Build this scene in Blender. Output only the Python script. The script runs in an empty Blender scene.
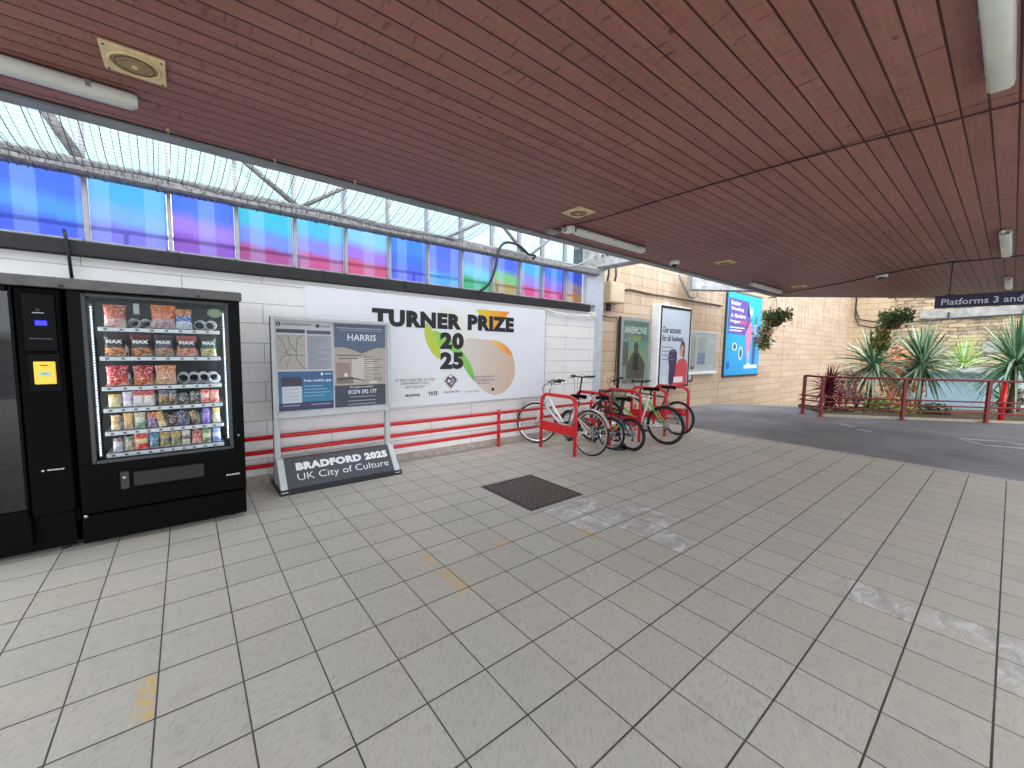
import bpy, math, random
from mathutils import Vector, Matrix
PI = math.pi
rnd = random.Random(7)
SC = bpy.context.scene
COL = SC.collection

# ------------------------------------------------------------------ camera
CH = 1.53
FPX = 403.566
YAW, PIT, ROL = 0.890441393, -8.55171658e-02, 1.68748361e-02
_w = Vector((math.cos(YAW)*math.cos(PIT), math.sin(YAW)*math.cos(PIT), math.sin(PIT)))
_r0 = Vector((math.sin(YAW), -math.cos(YAW), 0))
_u0 = _r0.cross(_w)
_r = _r0*math.cos(ROL) + _u0*math.sin(ROL)
_u = -_r0*math.sin(ROL) + _u0*math.cos(ROL)
CAMP = Vector((0, 0, CH))
def _ray(x, y): return _w + _r*((x-512)/FPX) + _u*((384-y)/FPX)
def at(x, y, Y):
    "point of the real wall plane at depth Y that was measured at (x, y)"
    d = _ray(x, y); return CAMP + d*(Y/d.y)
def atX(x, y, X):
    d = _ray(x, y); return CAMP + d*(X/d.x)
def atZ(x, y, Z=0.0):
    d = _ray(x, y); return CAMP + d*((Z-CH)/d.z)
def atD(x, y, D):
    return CAMP + _ray(x, y)*D
cam_data = bpy.data.cameras.new('camera')
cam = bpy.data.objects.new('camera', cam_data); COL.objects.link(cam)
m = Matrix((( _r.x, _u.x, -_w.x, 0), (_r.y, _u.y, -_w.y, 0), (_r.z, _u.z, -_w.z, 0), (0, 0, 0, 1)))
cam.matrix_world = Matrix.Translation(CAMP) @ m
cam_data.sensor_width = 36.0
cam_data.lens = FPX/1024*36.0
cam_data.clip_start = 0.05; cam_data.clip_end = 300
SC.camera = cam

# ------------------------------------------------------------------ materials
def lin(c):
    c = c/255.0
    return c/12.92 if c <= 0.04045 else ((c+0.055)/1.055)**2.4
def S(r, g, b): return (lin(r), lin(g), lin(b), 1.0)
class NT:
    def __init__(s, mat): s.t = mat.node_tree; s.n = s.t.nodes; s.l = s.t.links
    def new(s, typ, **k):
        nd = s.n.new(typ)
        for a, v in k.items(): setattr(nd, a, v)
        return nd
    def put(s, sock, v):
        if hasattr(v, 'links') or isinstance(v, bpy.types.NodeSocket): s.l.new(v, sock)
        else: sock.default_value = v
    def m(s, op, a, b=0.0, c=None, clamp=False):
        nd = s.new('ShaderNodeMath', operation=op, use_clamp=clamp)
        s.put(nd.inputs[0], a); s.put(nd.inputs[1], b)
        if c is not None: s.put(nd.inputs[2], c)
        return nd.outputs[0]
    def mix(s, f, a, b, mode='MIX'):
        nd = s.new('ShaderNodeMix', data_type='RGBA', blend_type=mode)
        s.put(nd.inputs[0], f); s.put(nd.inputs[6], a); s.put(nd.inputs[7], b)
        return nd.outputs[2]
    def noise(s, vec, scale, detail=3.0, rough=0.55, dist=0.0):
        nd = s.new('ShaderNodeTexNoise'); nd.inputs['Scale'].default_value = scale
        nd.inputs['Detail'].default_value = detail; nd.inputs['Roughness'].default_value = rough
        nd.inputs['Distortion'].default_value = dist
        if vec is not None: s.l.new(vec, nd.inputs['Vector'])
        return nd.outputs[0]
    def ramp(s, f, pts):
        nd = s.new('ShaderNodeValToRGB'); cr = nd.color_ramp
        while len(cr.elements) < len(pts): cr.elements.new(0.5)
        for e, (p, c) in zip(cr.elements, pts):
            e.position = p; e.color = c if len(c) == 4 else (*c, 1)
        s.put(nd.inputs[0], f); return nd.outputs[0]
    def vmap(s, vec, scale=(1, 1, 1), loc=(0, 0, 0), rot=(0, 0, 0)):
        nd = s.new('ShaderNodeMapping'); s.l.new(vec, nd.inputs[0])
        nd.inputs['Location'].default_value = loc; nd.inputs['Rotation'].default_value = rot
        nd.inputs['Scale'].default_value = scale; return nd.outputs[0]
    def obj(s): return s.new('ShaderNodeTexCoord').outputs['Object']
    def sep(s, v):
        nd = s.new('ShaderNodeSeparateXYZ'); s.l.new(v, nd.inputs[0]); return nd.outputs
    def comb(s, x, y, z=0.0):
        nd = s.new('ShaderNodeCombineXYZ')
        for i, v in enumerate((x, y, z)): s.put(nd.inputs[i], v)
        return nd.outputs[0]
    def bump(s, h, strength=0.2, dist=0.01):
        nd = s.new('ShaderNodeBump'); nd.inputs['Strength'].default_value = strength
        nd.inputs['Distance'].default_value = dist; s.l.new(h, nd.inputs['Height']); return nd.outputs[0]
def blank(name):
    mt = bpy.data.materials.new(name); mt.use_nodes = True
    nt = NT(mt); b = nt.n['Principled BSDF']
    return mt, nt, b
MATS = {}
def M(name, rgb, rough=0.5, metal=0.0, var=0.08, scale=18.0, bump=0.0, spec=0.5, coat=0.0):
    if name in MATS: return MATS[name]
    mt, nt, b = blank(name)
    c = S(*rgb)
    o = nt.obj(); nz = nt.noise(o, scale)
    dark = tuple(v*(1-var*1.6) for v in c[:3])+(1,)
    lite = tuple(min(1, v*(1+var*1.2)) for v in c[:3])+(1,)
    nt.put(b.inputs['Base Color'], nt.mix(nt.ramp(nz, [(0.3, (0, 0, 0)), (0.7, (1, 1, 1))]), dark, lite))
    b.inputs['Roughness'].default_value = rough; b.inputs['Metallic'].default_value = metal
    b.inputs['Specular IOR Level'].default_value = spec
    if coat: b.inputs['Coat Weight'].default_value = coat
    if bump: nt.put(b.inputs['Normal'], nt.bump(nz, bump, 0.004))
    MATS[name] = mt
    return mt
def emis(name, rgb, strength):
    mt, nt, b = blank(name)
    b.inputs['Base Color'].default_value = S(*rgb)
    b.inputs['Emission Color'].default_value = S(*rgb); b.inputs['Emission Strength'].default_value = strength
    return mt
def glass(name, tint=(255, 255, 255), refl=0.1, alpha=1.0):
    mt, nt, b = blank(name)
    nt.n.remove(b); out = nt.n['Material Output']
    tr = nt.new('ShaderNodeBsdfTransparent'); tr.inputs[0].default_value = S(*tint)
    gl = nt.new('ShaderNodeBsdfGlossy'); gl.inputs['Roughness'].default_value = 0.02
    fr = nt.new('ShaderNodeLayerWeight')
    f = nt.m('ADD', nt.m('MULTIPLY', nt.m('POWER', fr.outputs['Facing'], 5.0), 0.7), refl, clamp=True)
    mx = nt.new('ShaderNodeMixShader'); nt.l.new(f, mx.inputs[0])
    nt.l.new(tr.outputs[0], mx.inputs[1]); nt.l.new(gl.outputs[0], mx.inputs[2])
    nt.l.new(mx.outputs[0], out.inputs[0]); return mt

# floor tiles ----------------------------------------------------
def mat_floor():
    mt, nt, b = blank('paving_tiles'); o = nt.obj(); x, y, z = nt.sep(o)
    TX, TY = 0.303611, 0.307992
    u = nt.m('DIVIDE', nt.m('SUBTRACT', x, 1.361448), TX)
    v = nt.m('DIVIDE', nt.m('SUBTRACT', y, 1.165994), TY)
    fu = nt.m('FRACT', nt.m('ADD', u, 1000.0)); fv = nt.m('FRACT', nt.m('ADD', v, 1000.0))
    du = nt.m('MULTIPLY', nt.m('MINIMUM', fu, nt.m('SUBTRACT', 1.0, fu)), TX)
    dv = nt.m('MULTIPLY', nt.m('MINIMUM', fv, nt.m('SUBTRACT', 1.0, fv)), TY)
    wob = nt.m('MULTIPLY', nt.m('SUBTRACT', nt.noise(o, 14.0), 0.5), 0.0016)
    lu = nt.m('LESS_THAN', nt.m('ADD', du, wob), 0.0032)
    lv = nt.m('LESS_THAN', nt.m('ADD', dv, wob), 0.0040)
    line = nt.m('MAXIMUM', lu, lv)
    cell = nt.comb(nt.m('FLOOR', u), nt.m('FLOOR', v))
    wn = nt.new('ShaderNodeTexWhiteNoise', noise_dimensions='3D'); nt.l.new(cell, wn.inputs['Vector'])
    tv = wn.outputs['Value']
    rotv = nt.new('ShaderNodeVectorRotate', rotation_type='Z_AXIS'); nt.l.new(o, rotv.inputs['Vector'])
    nt.put(rotv.inputs['Angle'], nt.m('ADD', nt.m('MULTIPLY', nt.m('GREATER_THAN', tv, 0.75), 0.6), 0.75))
    streak = nt.noise(nt.vmap(rotv.outputs[0], (70, 22, 1)), 1.0, 2.0, 0.6)
    big = nt.noise(o, 1.1, 4.0); fine = nt.noise(o, 160.0, 2.0); mid = nt.noise(o, 9.0, 4.0)
    col = nt.mix(tv, S(178, 177, 167), S(188, 187, 178))
    col = nt.mix(nt.m('MULTIPLY', nt.ramp(big, [(0.35, (0, 0, 0)), (0.7, (1, 1, 1))]), 0.55), col, S(198, 188, 172))
    col = nt.mix(nt.m('MULTIPLY', nt.ramp(streak, [(0.28, (1, 1, 1)), (0.5, (0, 0, 0))]), 0.5), col, S(150, 147, 140))
    col = nt.mix(nt.m('MULTIPLY', nt.ramp(mid, [(0.25, (1, 1, 1)), (0.45, (0, 0, 0))]), 0.25), col, S(140, 134, 128))
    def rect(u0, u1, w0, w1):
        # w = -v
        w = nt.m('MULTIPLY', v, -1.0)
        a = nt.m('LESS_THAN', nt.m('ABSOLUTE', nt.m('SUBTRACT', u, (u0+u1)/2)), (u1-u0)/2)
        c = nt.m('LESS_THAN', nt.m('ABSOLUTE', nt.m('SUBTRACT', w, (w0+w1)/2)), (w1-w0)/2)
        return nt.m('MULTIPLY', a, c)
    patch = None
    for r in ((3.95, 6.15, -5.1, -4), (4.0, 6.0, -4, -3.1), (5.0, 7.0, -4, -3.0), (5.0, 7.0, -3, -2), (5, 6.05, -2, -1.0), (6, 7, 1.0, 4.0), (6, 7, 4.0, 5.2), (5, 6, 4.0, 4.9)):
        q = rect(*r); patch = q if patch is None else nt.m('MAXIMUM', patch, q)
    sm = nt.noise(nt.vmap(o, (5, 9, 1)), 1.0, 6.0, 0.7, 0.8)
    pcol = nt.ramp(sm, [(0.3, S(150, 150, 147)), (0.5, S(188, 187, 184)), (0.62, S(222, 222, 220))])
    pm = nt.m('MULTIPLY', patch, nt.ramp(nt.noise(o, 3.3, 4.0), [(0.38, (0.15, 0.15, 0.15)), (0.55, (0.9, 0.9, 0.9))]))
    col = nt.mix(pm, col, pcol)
    # yellow paint scuffs
    yel = None
    for cx, cy, hx, hy in ((1.325, 2.21, 0.045, 0.17), (1.315, 2.55, 0.035, 0.07), (1.91, 2.42, 0.07, 0.035), (2.57, 2.12, 0.045, 0.09), (-0.195, 2.24, 0.03, 0.15)):
        a = nt.m('LESS_THAN', nt.m('ABSOLUTE', nt.m('SUBTRACT', x, cx)), hx)
        c = nt.m('LESS_THAN', nt.m('ABSOLUTE', nt.m('SUBTRACT', y, cy)), hy)
        q = nt.m('MULTIPLY', a, c); yel = q if yel is None else nt.m('MAXIMUM', yel, q)
    ym = nt.m('MULTIPLY', yel, nt.ramp(nt.noise(o, 26.0, 4.0), [(0.4, (0, 0, 0)), (0.58, (0.7, 0.7, 0.7))]))
    col = nt.mix(ym, col, S(214, 178, 92))
    # chewing gum / dirt spots
    vo = nt.new('ShaderNodeTexVoronoi'); vo.inputs['Scale'].default_value = 1.6; nt.l.new(o, vo.inputs['Vector'])
    spot = nt.m('LESS_THAN', nt.m('ADD', vo.outputs['Distance'], nt.m('MULTIPLY', fine, 0.02)), 0.026)
    col = nt.mix(nt.m('MULTIPLY', spot, 0.7), col, S(70, 66, 62))
    jd = nt.mix(nt.ramp(nt.noise(o, 2.0), [(0.4, (0, 0, 0)), (0.6, (1, 1, 1))]), S(66, 65, 62), S(84, 82, 78))
    col = nt.mix(line, col, jd)
    nt.put(b.inputs['Base Color'], col)
    nt.put(b.inputs['Roughness'], nt.m('ADD', nt.m('MULTIPLY', mid, 0.25), 0.38))
    b.inputs['Specular IOR Level'].default_value = 0.4
    h = nt.m('SUBTRACT', nt.m('ADD', nt.m('MULTIPLY', streak, 0.55), nt.m('MULTIPLY', fine, 0.1)), nt.m('MULTIPLY', line, 1.2))
    nt.put(b.inputs['Normal'], nt.bump(h, 0.9, 0.006))
    return mt
# asphalt --------------------------------------------------------
def mat_asphalt():
    mt, nt, b = blank('asphalt'); o = nt.obj()
    big = nt.noise(o, 0.7, 5.0, 0.6); fine = nt.noise(o, 90.0, 3.0)
    vo = nt.new('ShaderNodeTexVoronoi'); vo.inputs['Scale'].default_value = 140.0; nt.l.new(o, vo.inputs['Vector'])
    c = nt.ramp(big, [(0.3, S(104, 104, 110)), (0.5, S(126, 126, 132)), (0.7, S(148, 148, 154))])
    c = nt.mix(nt.m('MULTIPLY', fine, 0.35), c, S(150, 150, 150))
    c = nt.mix(nt.m('MULTIPLY', nt.m('LESS_THAN', vo.outputs['Distance'], 0.25), 0.35), c, S(60, 60, 64))
    nt.put(b.inputs['Base Color'], c); b.inputs['Roughness'].default_value = 0.9
    b.inputs['Specular IOR Level'].default_value = 0.25
    nt.put(b.inputs['Normal'], nt.bump(fine, 0.5, 0.01)); return mt
# block / brick walls -------------------------------------------
def mat_blocks(name, c1, c2, mortar, axis='X', w=0.45, h=0.22, ms=0.007, zoff=0.0, xoff=0.0, dirty=0.3, dirtc=(120, 100, 80), rough=0.75, stain=False, msm=0.1, extra=None, dist=0.0, hv=0.0):
    mt, nt, b = blank(name); o = nt.obj(); x, y, z = nt.sep(o)
    hx = x if axis == 'X' else y
    vec = nt.comb(nt.m('ADD', hx, xoff), nt.m('ADD', z, zoff))
    if dist:
        nv = nt.new('ShaderNodeTexNoise'); nv.inputs['Scale'].default_value = 1.7; nt.l.new(o, nv.inputs['Vector'])
        off = nt.new('ShaderNodeVectorMath', operation='MULTIPLY_ADD')
        nt.l.new(nv.outputs['Color'], off.inputs[0]); off.inputs[1].default_value = (dist, dist, 0); nt.l.new(vec, off.inputs[2])
        vec = off.outputs[0]
    br = nt.new('ShaderNodeTexBrick'); nt.l.new(vec, br.inputs['Vector'])
    br.offset = 0.5; br.squash = 1.0
    br.inputs['Scale'].default_value = 1.0; br.inputs['Mortar Size'].default_value = ms
    br.inputs['Mortar Smooth'].default_value = msm; br.inputs['Bias'].default_value = 0.0
    br.inputs['Brick Width'].default_value = w; br.inputs['Row Height'].default_value = h
    br.inputs['Color1'].default_value = S(*c1); br.inputs['Color2'].default_value = S(*c2); br.inputs['Mortar'].default_value = S(*mortar)
    nz = nt.noise(o, 3.0, 6.0, 0.65); fine = nt.noise(o, 45.0, 3.0)
    c = br.outputs['Color']
    c = nt.mix(nt.m('MULTIPLY', nt.ramp(nz, [(0.42, (0, 0, 0)), (0.75, (1, 1, 1))]), dirty), c, S(*dirtc))
    if stain:
        st = nt.noise(nt.vmap(o, (9, 9, 0.55)), 1.0, 4.0, 0.6)
        zf = nt.new('ShaderNodeMapRange'); nt.l.new(z, zf.inputs[0]); zf.inputs[1].default_value = 2.2; zf.inputs[2].default_value = 3.4
        stm = nt.m('MULTIPLY', nt.ramp(st, [(0.52, (0, 0, 0)), (0.6, (1, 1, 1))]), nt.m('MULTIPLY', zf.outputs[0], 0.6))
        c = nt.mix(stm, c, S(226, 216, 202))
    c = nt.mix(nt.m('MULTIPLY', fine, 0.14), c, S(90, 80, 70))
    nt.put(b.inputs['Base Color'], c); b.inputs['Roughness'].default_value = rough
    b.inputs['Specular IOR Level'].default_value = 0.3
    hh = nt.m('SUBTRACT', nt.m('MULTIPLY', fine, 0.2), br.outputs['Fac'])
    nt.put(b.inputs['Normal'], nt.bump(hh, 0.6, 0.006)); return mt
# ceiling boards -------------------------------------------------
def mat_boards():
    mt, nt, b = blank('stained_softwood_boards'); o = nt.obj(); x, y, z = nt.sep(o)
    P_ = 0.1115
    v = nt.m('DIVIDE', nt.m('SUBTRACT', y, 0.088), P_)
    row = nt.m('FLOOR', v); fv = nt.m('FRACT', nt.m('ADD', v, 1000.0))
    dv = nt.m('MULTIPLY', nt.m('MINIMUM', fv, nt.m('SUBTRACT', 1.0, fv)), P_)
    groove = nt.m('LESS_THAN', dv, 0.0052)
    wn = nt.new('ShaderNodeTexWhiteNoise', noise_dimensions='1D'); nt.l.new(row, wn.inputs['W'])
    rv = wn.outputs['Value']
    # butt joints, every other metre somewhere along each board
    uu = nt.m('FRACT', nt.m('ADD', nt.m('DIVIDE', x, 4.66), nt.m('ADD', rv, 100.0)))
    butt = nt.m('MULTIPLY', nt.m('LESS_THAN', nt.m('ABSOLUTE', nt.m('SUBTRACT', uu, 0.5)), 0.0008), nt.m('GREATER_THAN', rv, 0.84))
    # the transverse joints
    ux = nt.m('FRACT', nt.m('ADD', nt.m('DIVIDE', nt.m('SUBTRACT', x, 3.66), 2.335), 50.5))
    joint = nt.m('MULTIPLY', nt.m('LESS_THAN', nt.m('ABSOLUTE', nt.m('SUBTRACT', ux, 0.5)), 0.0024), nt.m('GREATER_THAN', x, 2.5))
    gap = nt.m('MAXIMUM', groove, nt.m('MAXIMUM', butt, joint))
    gv = nt.comb(nt.m('MULTIPLY', x, 1.3), nt.m('MULTIPLY', y, 26.0), rv)
    grain = nt.noise(gv, 2.2, 5.0, 0.6, 0.4)
    c = nt.mix(rv, S(125, 82, 75), S(142, 95, 86))
    c = nt.mix(nt.m('MULTIPLY', nt.ramp(grain, [(0.4, (0, 0, 0)), (0.75, (1, 1, 1))]), 0.35), c, S(172, 124, 114))
    cross = nt.noise(nt.vmap(o, (34, 7, 1)), 1.0, 3.0, 0.6)
    c = nt.mix(nt.m('MULTIPLY', nt.ramp(cross, [(0.58, (0, 0, 0)), (0.66, (1, 1, 1))]), 0.5), c, S(84, 46, 42))
    vo = nt.new('ShaderNodeTexVoronoi'); vo.inputs['Scale'].default_value = 3.3; nt.l.new(nt.vmap(o, (0.8, 1.3, 1)), vo.inputs['Vector'])
    c = nt.mix(nt.m('MULTIPLY', nt.m('LESS_THAN', vo.outputs['Distance'], 0.05), 0.75), c, S(58, 28, 26))
    c = nt.mix(nt.m('MULTIPLY', nt.ramp(nt.noise(o, 0.8, 3.0), [(0.4, (0, 0, 0)), (0.7, (1, 1, 1))]), 0.3), c, S(162, 116, 112))
    c = nt.mix(gap, c, S(58, 24, 20))
    nt.put(b.inputs['Base Color'], c); b.inputs['Roughness'].default_value = 0.55
    b.inputs['Specular IOR Level'].default_value = 0.35
    hh = nt.m('SUBTRACT', nt.m('MULTIPLY', grain, 0.15), gap)
    nt.put(b.inputs['Normal'], nt.bump(hh, 0.8, 0.006)); return mt

MATF = mat_floor(); MATA = mat_asphalt(); MATB = mat_boards()
WHITEBLK = mat_blocks('white_painted_blockwork', (242, 242, 240), (236, 236, 238), (176, 174, 176), h=0.213, w=1.35, ms=0.004, zoff=-0.06, dirty=0.12, dirtc=(180, 176, 174), rough=0.55)
TANBLK = mat_blocks('tan_concrete_brick', (192, 164, 136), (208, 184, 160), (146, 120, 98), h=0.22, w=1.3, ms=0.006, zoff=0.02, dirty=0.35, dirtc=(214, 196, 176), stain=True)
TANBLKY = mat_blocks('tan_concrete_brick_return', (202, 170, 134), (214, 184, 150), (140, 108, 84), axis='Y', h=0.22, w=0.66, ms=0.006, zoff=0.02, dirty=0.3, dirtc=(222, 202, 174))
STONE = mat_blocks('coursed_sandstone', (206, 184, 146), (136, 124, 114), (104, 90, 78), axis='Y', h=0.17, w=0.62, ms=0.024, dirty=0.6, dirtc=(216, 200, 160), dist=0.3, msm=0.3, rough=0.9)
RED = M('red_gloss_paint', (204, 16, 26), 0.32, var=0.06, scale=8, coat=0.2)
REDD = M('dull_red_paint', (176, 24, 36), 0.45, var=0.12, scale=12)
BLK = M('black_plastic', (5, 5, 6), 0.55, var=0.1, spec=0.06)
BLKG = M('black_gloss_panel', (4, 4, 5), 0.3, var=0.05, scale=4, spec=0.08)
RUB = M('tyre_rubber', (24, 24, 25), 0.8, var=0.1, scale=60)
STEEL = M('brushed_steel', (176, 178, 180), 0.35, 0.9, var=0.05)
CHROME = M('chrome', (215, 216, 218), 0.18, 1.0, var=0.02)
GREYM = M('grey_painted_steel', (150, 151, 150), 0.5, 0.0, var=0.1, scale=10)
DGREY = M('dark_grey_metal', (66, 67, 70), 0.5, 0.3, var=0.1)
SILV = M('silver_aluminium', (186, 190, 192), 0.42, 0.25, var=0.04, scale=6)
WHITE = M('white_plastic', (228, 230, 228), 0.45, var=0.03)
WPAINT = M('white_gloss_paint', (232, 234, 236), 0.35, var=0.05, scale=6)
CREAM = M('aged_cream_plastic', (214, 196, 150), 0.5, var=0.08)
INK = M('black_ink', (20, 20, 26), 0.5, var=0.02)

# ------------------------------------------------------------------ mesh builder
ORIG = {}
class MB:
    def __init__(s): s.v = []; s.f = []; s.mi = []; s.sm = []; s.mats = []
    def _m(s, mat):
        if mat not in s.mats: s.mats.append(mat)
        return s.mats.index(mat)
    def add(s, vs, fs, mat, smooth=False, T=None):
        b = len(s.v); k = s._m(mat)
        s.v += [(T @ Vector(p)) if T else Vector(p) for p in vs]
        for f in fs: s.f.append([b+i for i in f]); s.mi.append(k); s.sm.append(smooth)
        return s
    def box(s, a, c, mat, T=None):
        x0, y0, z0 = [min(p, q) for p, q in zip(a, c)]; x1, y1, z1 = [max(p, q) for p, q in zip(a, c)]
        vs = [(x0, y0, z0), (x1, y0, z0), (x1, y1, z0), (x0, y1, z0), (x0, y0, z1), (x1, y0, z1), (x1, y1, z1), (x0, y1, z1)]
        return s.add(vs, [(0, 3, 2, 1), (4, 5, 6, 7), (0, 1, 5, 4), (1, 2, 6, 5), (2, 3, 7, 6), (3, 0, 4, 7)], mat, False, T)
    def bbox(s, a, c, mat, r=0.01, T=None):
        "box with chamfered vertical and horizontal edges"
        x0, y0, z0 = [min(p, q) for p, q in zip(a, c)]; x1, y1, z1 = [max(p, q) for p, q in zip(a, c)]
        r = min(r, (x1-x0)*.45, (y1-y0)*.45, (z1-z0)*.45)
        vs = []
        for (zz, k) in ((z0, r), (z0+r, 0), (z1-r, 0), (z1, r)):
            X0, X1, Y0, Y1 = x0+k, x1-k, y0+k, y1-k
            c_ = r*0.9 if k == 0 else r*0.6
            vs += [(X0+c_, Y0, zz), (X1-c_, Y0, zz), (X1, Y0+c_, zz), (X1, Y1-c_, zz), (X1-c_, Y1, zz), (X0+c_, Y1, zz), (X0, Y1-c_, zz), (X0, Y0+c_, zz)]
        fs = [tuple(range(7, -1, -1)), tuple(range(24, 32))]
        for l in range(3):
            for i in range(8):
                j = (i+1) % 8; fs.append((l*8+i, l*8+j, l*8+8+j, l*8+8+i))
        return s.add(vs, fs, mat, False, T)
    def prism(s, poly, vec, mat, T=None):
        n = len(poly); vec = Vector(vec)
        vs = [Vector(p) for p in poly]+[Vector(p)+vec for p in poly]
        fs = [tuple(range(n-1, -1, -1)), tuple(range(n, 2*n))]+[(i, (i+1) % n, n+(i+1) % n, n+i) for i in range(n)]
        return s.add(vs, fs, mat, False, T)
    def tube(s, pts, r, mat, n=8, closed=False, cap=True, T=None):
        P = [Vector(p) for p in pts]; k = len(P)
        rs = r if isinstance(r, (list, tuple)) else [r]*k
        vs = []; prev = None
        for i in range(k):
            if closed: t = P[(i+1) % k]-P[i-1]
            else: t = P[min(i+1, k-1)]-P[max(i-1, 0)]
            if t.length < 1e-9: t = Vector((0, 0, 1))
            t.normalize()
            if prev is None:
                a = Vector((0, 0, 1)) if abs(t.z) < 0.9 else Vector((1, 0, 0))
                nx = t.cross(a).normalized()
            else:
                nx = prev - t*prev.dot(t)
                nx = nx.normalized() if nx.length > 1e-6 else t.orthogonal().normalized()
            prev = nx; ny = t.cross(nx)
            for j in range(n):
                an = 2*PI*j/n; vs.append(P[i]+(nx*math.cos(an)+ny*math.sin(an))*rs[i])
        fs = []
        for i in range(k if closed else k-1):
            i2 = (i+1) % k
            for j in range(n): fs.append((i*n+j, i*n+(j+1) % n, i2*n+(j+1) % n, i2*n+j))
        if cap and not closed: fs += [tuple(range(n-1, -1, -1)), tuple((k-1)*n+j for j in range(n))]
        return s.add(vs, fs, mat, True, T)
    def cyl(s, a, b, r, mat, n=16, r2=None, T=None): return s.tube([a, b], [r, r if r2 is None else r2], mat, n, T=T)
    def ring(s, c, ax, R, r, mat, n=36, m_=8, T=None, a0=0, a1=2*PI):
        c = Vector(c); ax = Vector(ax).normalized(); e1 = ax.orthogonal().normalized()
        if abs(ax.y) > .9: e1 = Vector((1, 0, 0))
        e2 = ax.cross(e1); full = abs(a1-a0) >= 2*PI-1e-6
        k = n if full else n+1
        pts = [c+(e1*math.cos(a0+(a1-a0)*i/n)+e2*math.sin(a0+(a1-a0)*i/n))*R for i in range(k)]
        return s.tube(pts, r, mat, m_, closed=full, T=T)
    def sphere(s, c, r, mat, n=12, k=8, T=None, sc=(1, 1, 1)):
        vs = []; fs = []
        for i in range(1, k):
            ph = PI*i/k
            for j in range(n):
                th = 2*PI*j/n; vs.append((c[0]+r*sc[0]*math.sin(ph)*math.cos(th), c[1]+r*sc[1]*math.sin(ph)*math.sin(th), c[2]+r*sc[2]*math.cos(ph)))
        vs += [(c[0], c[1], c[2]+r*sc[2]), (c[0], c[1], c[2]-r*sc[2])]; t, bt = len(vs)-2, len(vs)-1
        for i in range(k-2):
            for j in range(n): fs.append((i*n+j, (i+1)*n+j, (i+1)*n+(j+1) % n, i*n+(j+1) % n))
        for j in range(n): fs.append((t, j, (j+1) % n)); fs.append((bt, (k-2)*n+(j+1) % n, (k-2)*n+j))
        return s.add(vs, fs, mat, True, T)
    def quad(s, a, b, c, d, mat): return s.add([a, b, c, d], [(0, 1, 2, 3)], mat)
    def poly(s, pts, mat): return s.add(pts, [tuple(range(len(pts)))], mat)
    def text(s, txt, corner, ux, uz, w, h, mat, bold=0.0, fit=True):
        """lettering filling a w x h box; corner = lower left, ux/uz = unit directions"""
        vs, fs = text_geo(txt, bold)
        xs = [p[0] for p in vs]; ys = [p[1] for p in vs]
        x0, x1, y0, y1 = min(xs), max(xs), min(ys), max(ys)
        sx = w/(x1-x0); sy = h/(y1-y0)
        if not fit: sx = sy = min(sx, sy)
        corner, ux, uz = Vector(corner), Vector(ux), Vector(uz)
        return s.add([corner+ux*((p[0]-x0)*sx)+uz*((p[1]-y0)*sy) for p in vs], fs, mat)
    def build(s, name, parent=None, label=None, root=None):
        if not s.v: s.v = [Vector((0, 0, 0))]
        me = bpy.data.meshes.new(name)
        o_ = ORIG.get(root or (top(parent) if parent else None), Vector((0, 0, 0)))
        me.from_pydata([tuple(p-o_) for p in s.v], [], s.f); me.update()
        for mt in s.mats: me.materials.append(mt)
        me.polygons.foreach_set('material_index', s.mi); me.polygons.foreach_set('use_smooth', s.sm)
        o = bpy.data.objects.new(name, me); COL.objects.link(o)
        if parent: o.parent = parent
        if label: o['label'] = label
        return o
def top(o):
    while o.parent: o = o.parent
    return o
_TC = {}
def text_geo(txt, bold):
    if (txt, bold) in _TC: return _TC[(txt, bold)]
    cu = bpy.data.curves.new('lettering', 'FONT'); cu.body = txt; cu.size = 1.0; cu.offset = bold; cu.resolution_u = 3
    cu.space_character = 1.0+bold*1.6
    ob = bpy.data.objects.new('lettering', cu); COL.objects.link(ob)
    bpy.context.view_layer.update()
    me = bpy.data.meshes.new_from_object(ob.evaluated_get(bpy.context.evaluated_depsgraph_get()))
    vs = [tuple(v.co) for v in me.vertices]; fs = [tuple(p.vertices) for p in me.polygons]
    bpy.data.objects.remove(ob); bpy.data.curves.remove(cu); bpy.data.meshes.remove(me)
    _TC[(txt, bold)] = (vs, fs); return vs, fs
def thing(name, label, cat, loc=(0, 0, 0), rotz=0.0, group=None, local=False):
    o = bpy.data.objects.new(name, None); COL.objects.link(o); o.empty_display_size = 0.1
    o.location = loc; o.rotation_euler = (0, 0, rotz); o['label'] = label; o['category'] = cat
    if group: o['group'] = group
    if not local: ORIG[o] = Vector(loc)
    return o
def tag(o, label, cat, group=None, kind=None):
    o['label'] = label; o['category'] = cat
    if group: o['group'] = group
    if kind: o['kind'] = kind
    return o
def struct(mb, name, parent=None, label=None):
    o = mb.build(name, parent, label)
    if not parent: o['kind'] = 'structure'
    return o
def bevel(o, w=0.004, seg=2):
    md = o.modifiers.new('bevel', 'BEVEL'); md.width = w; md.segments = seg; md.limit_method = 'ANGLE'; md.angle_limit = 0.7
    return o
XA = Vector((1, 0, 0)); ZA = Vector((0, 0, 1)); YA = Vector((0, 1, 0))
# ================================================================== SETTING
WY = 5.15
mb = MB(); mb.box((-7, -8, -0.12), (7.9, 5.2, 0), MATF); struct(mb, 'floor')
mb = MB(); mb.box((7.9, -8, -0.12), (8.02, 5.2, 0.002), M('pale_kerb_concrete', (176, 174, 168), 0.8, var=0.12)); struct(mb, 'trim_1', label=None)
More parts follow.
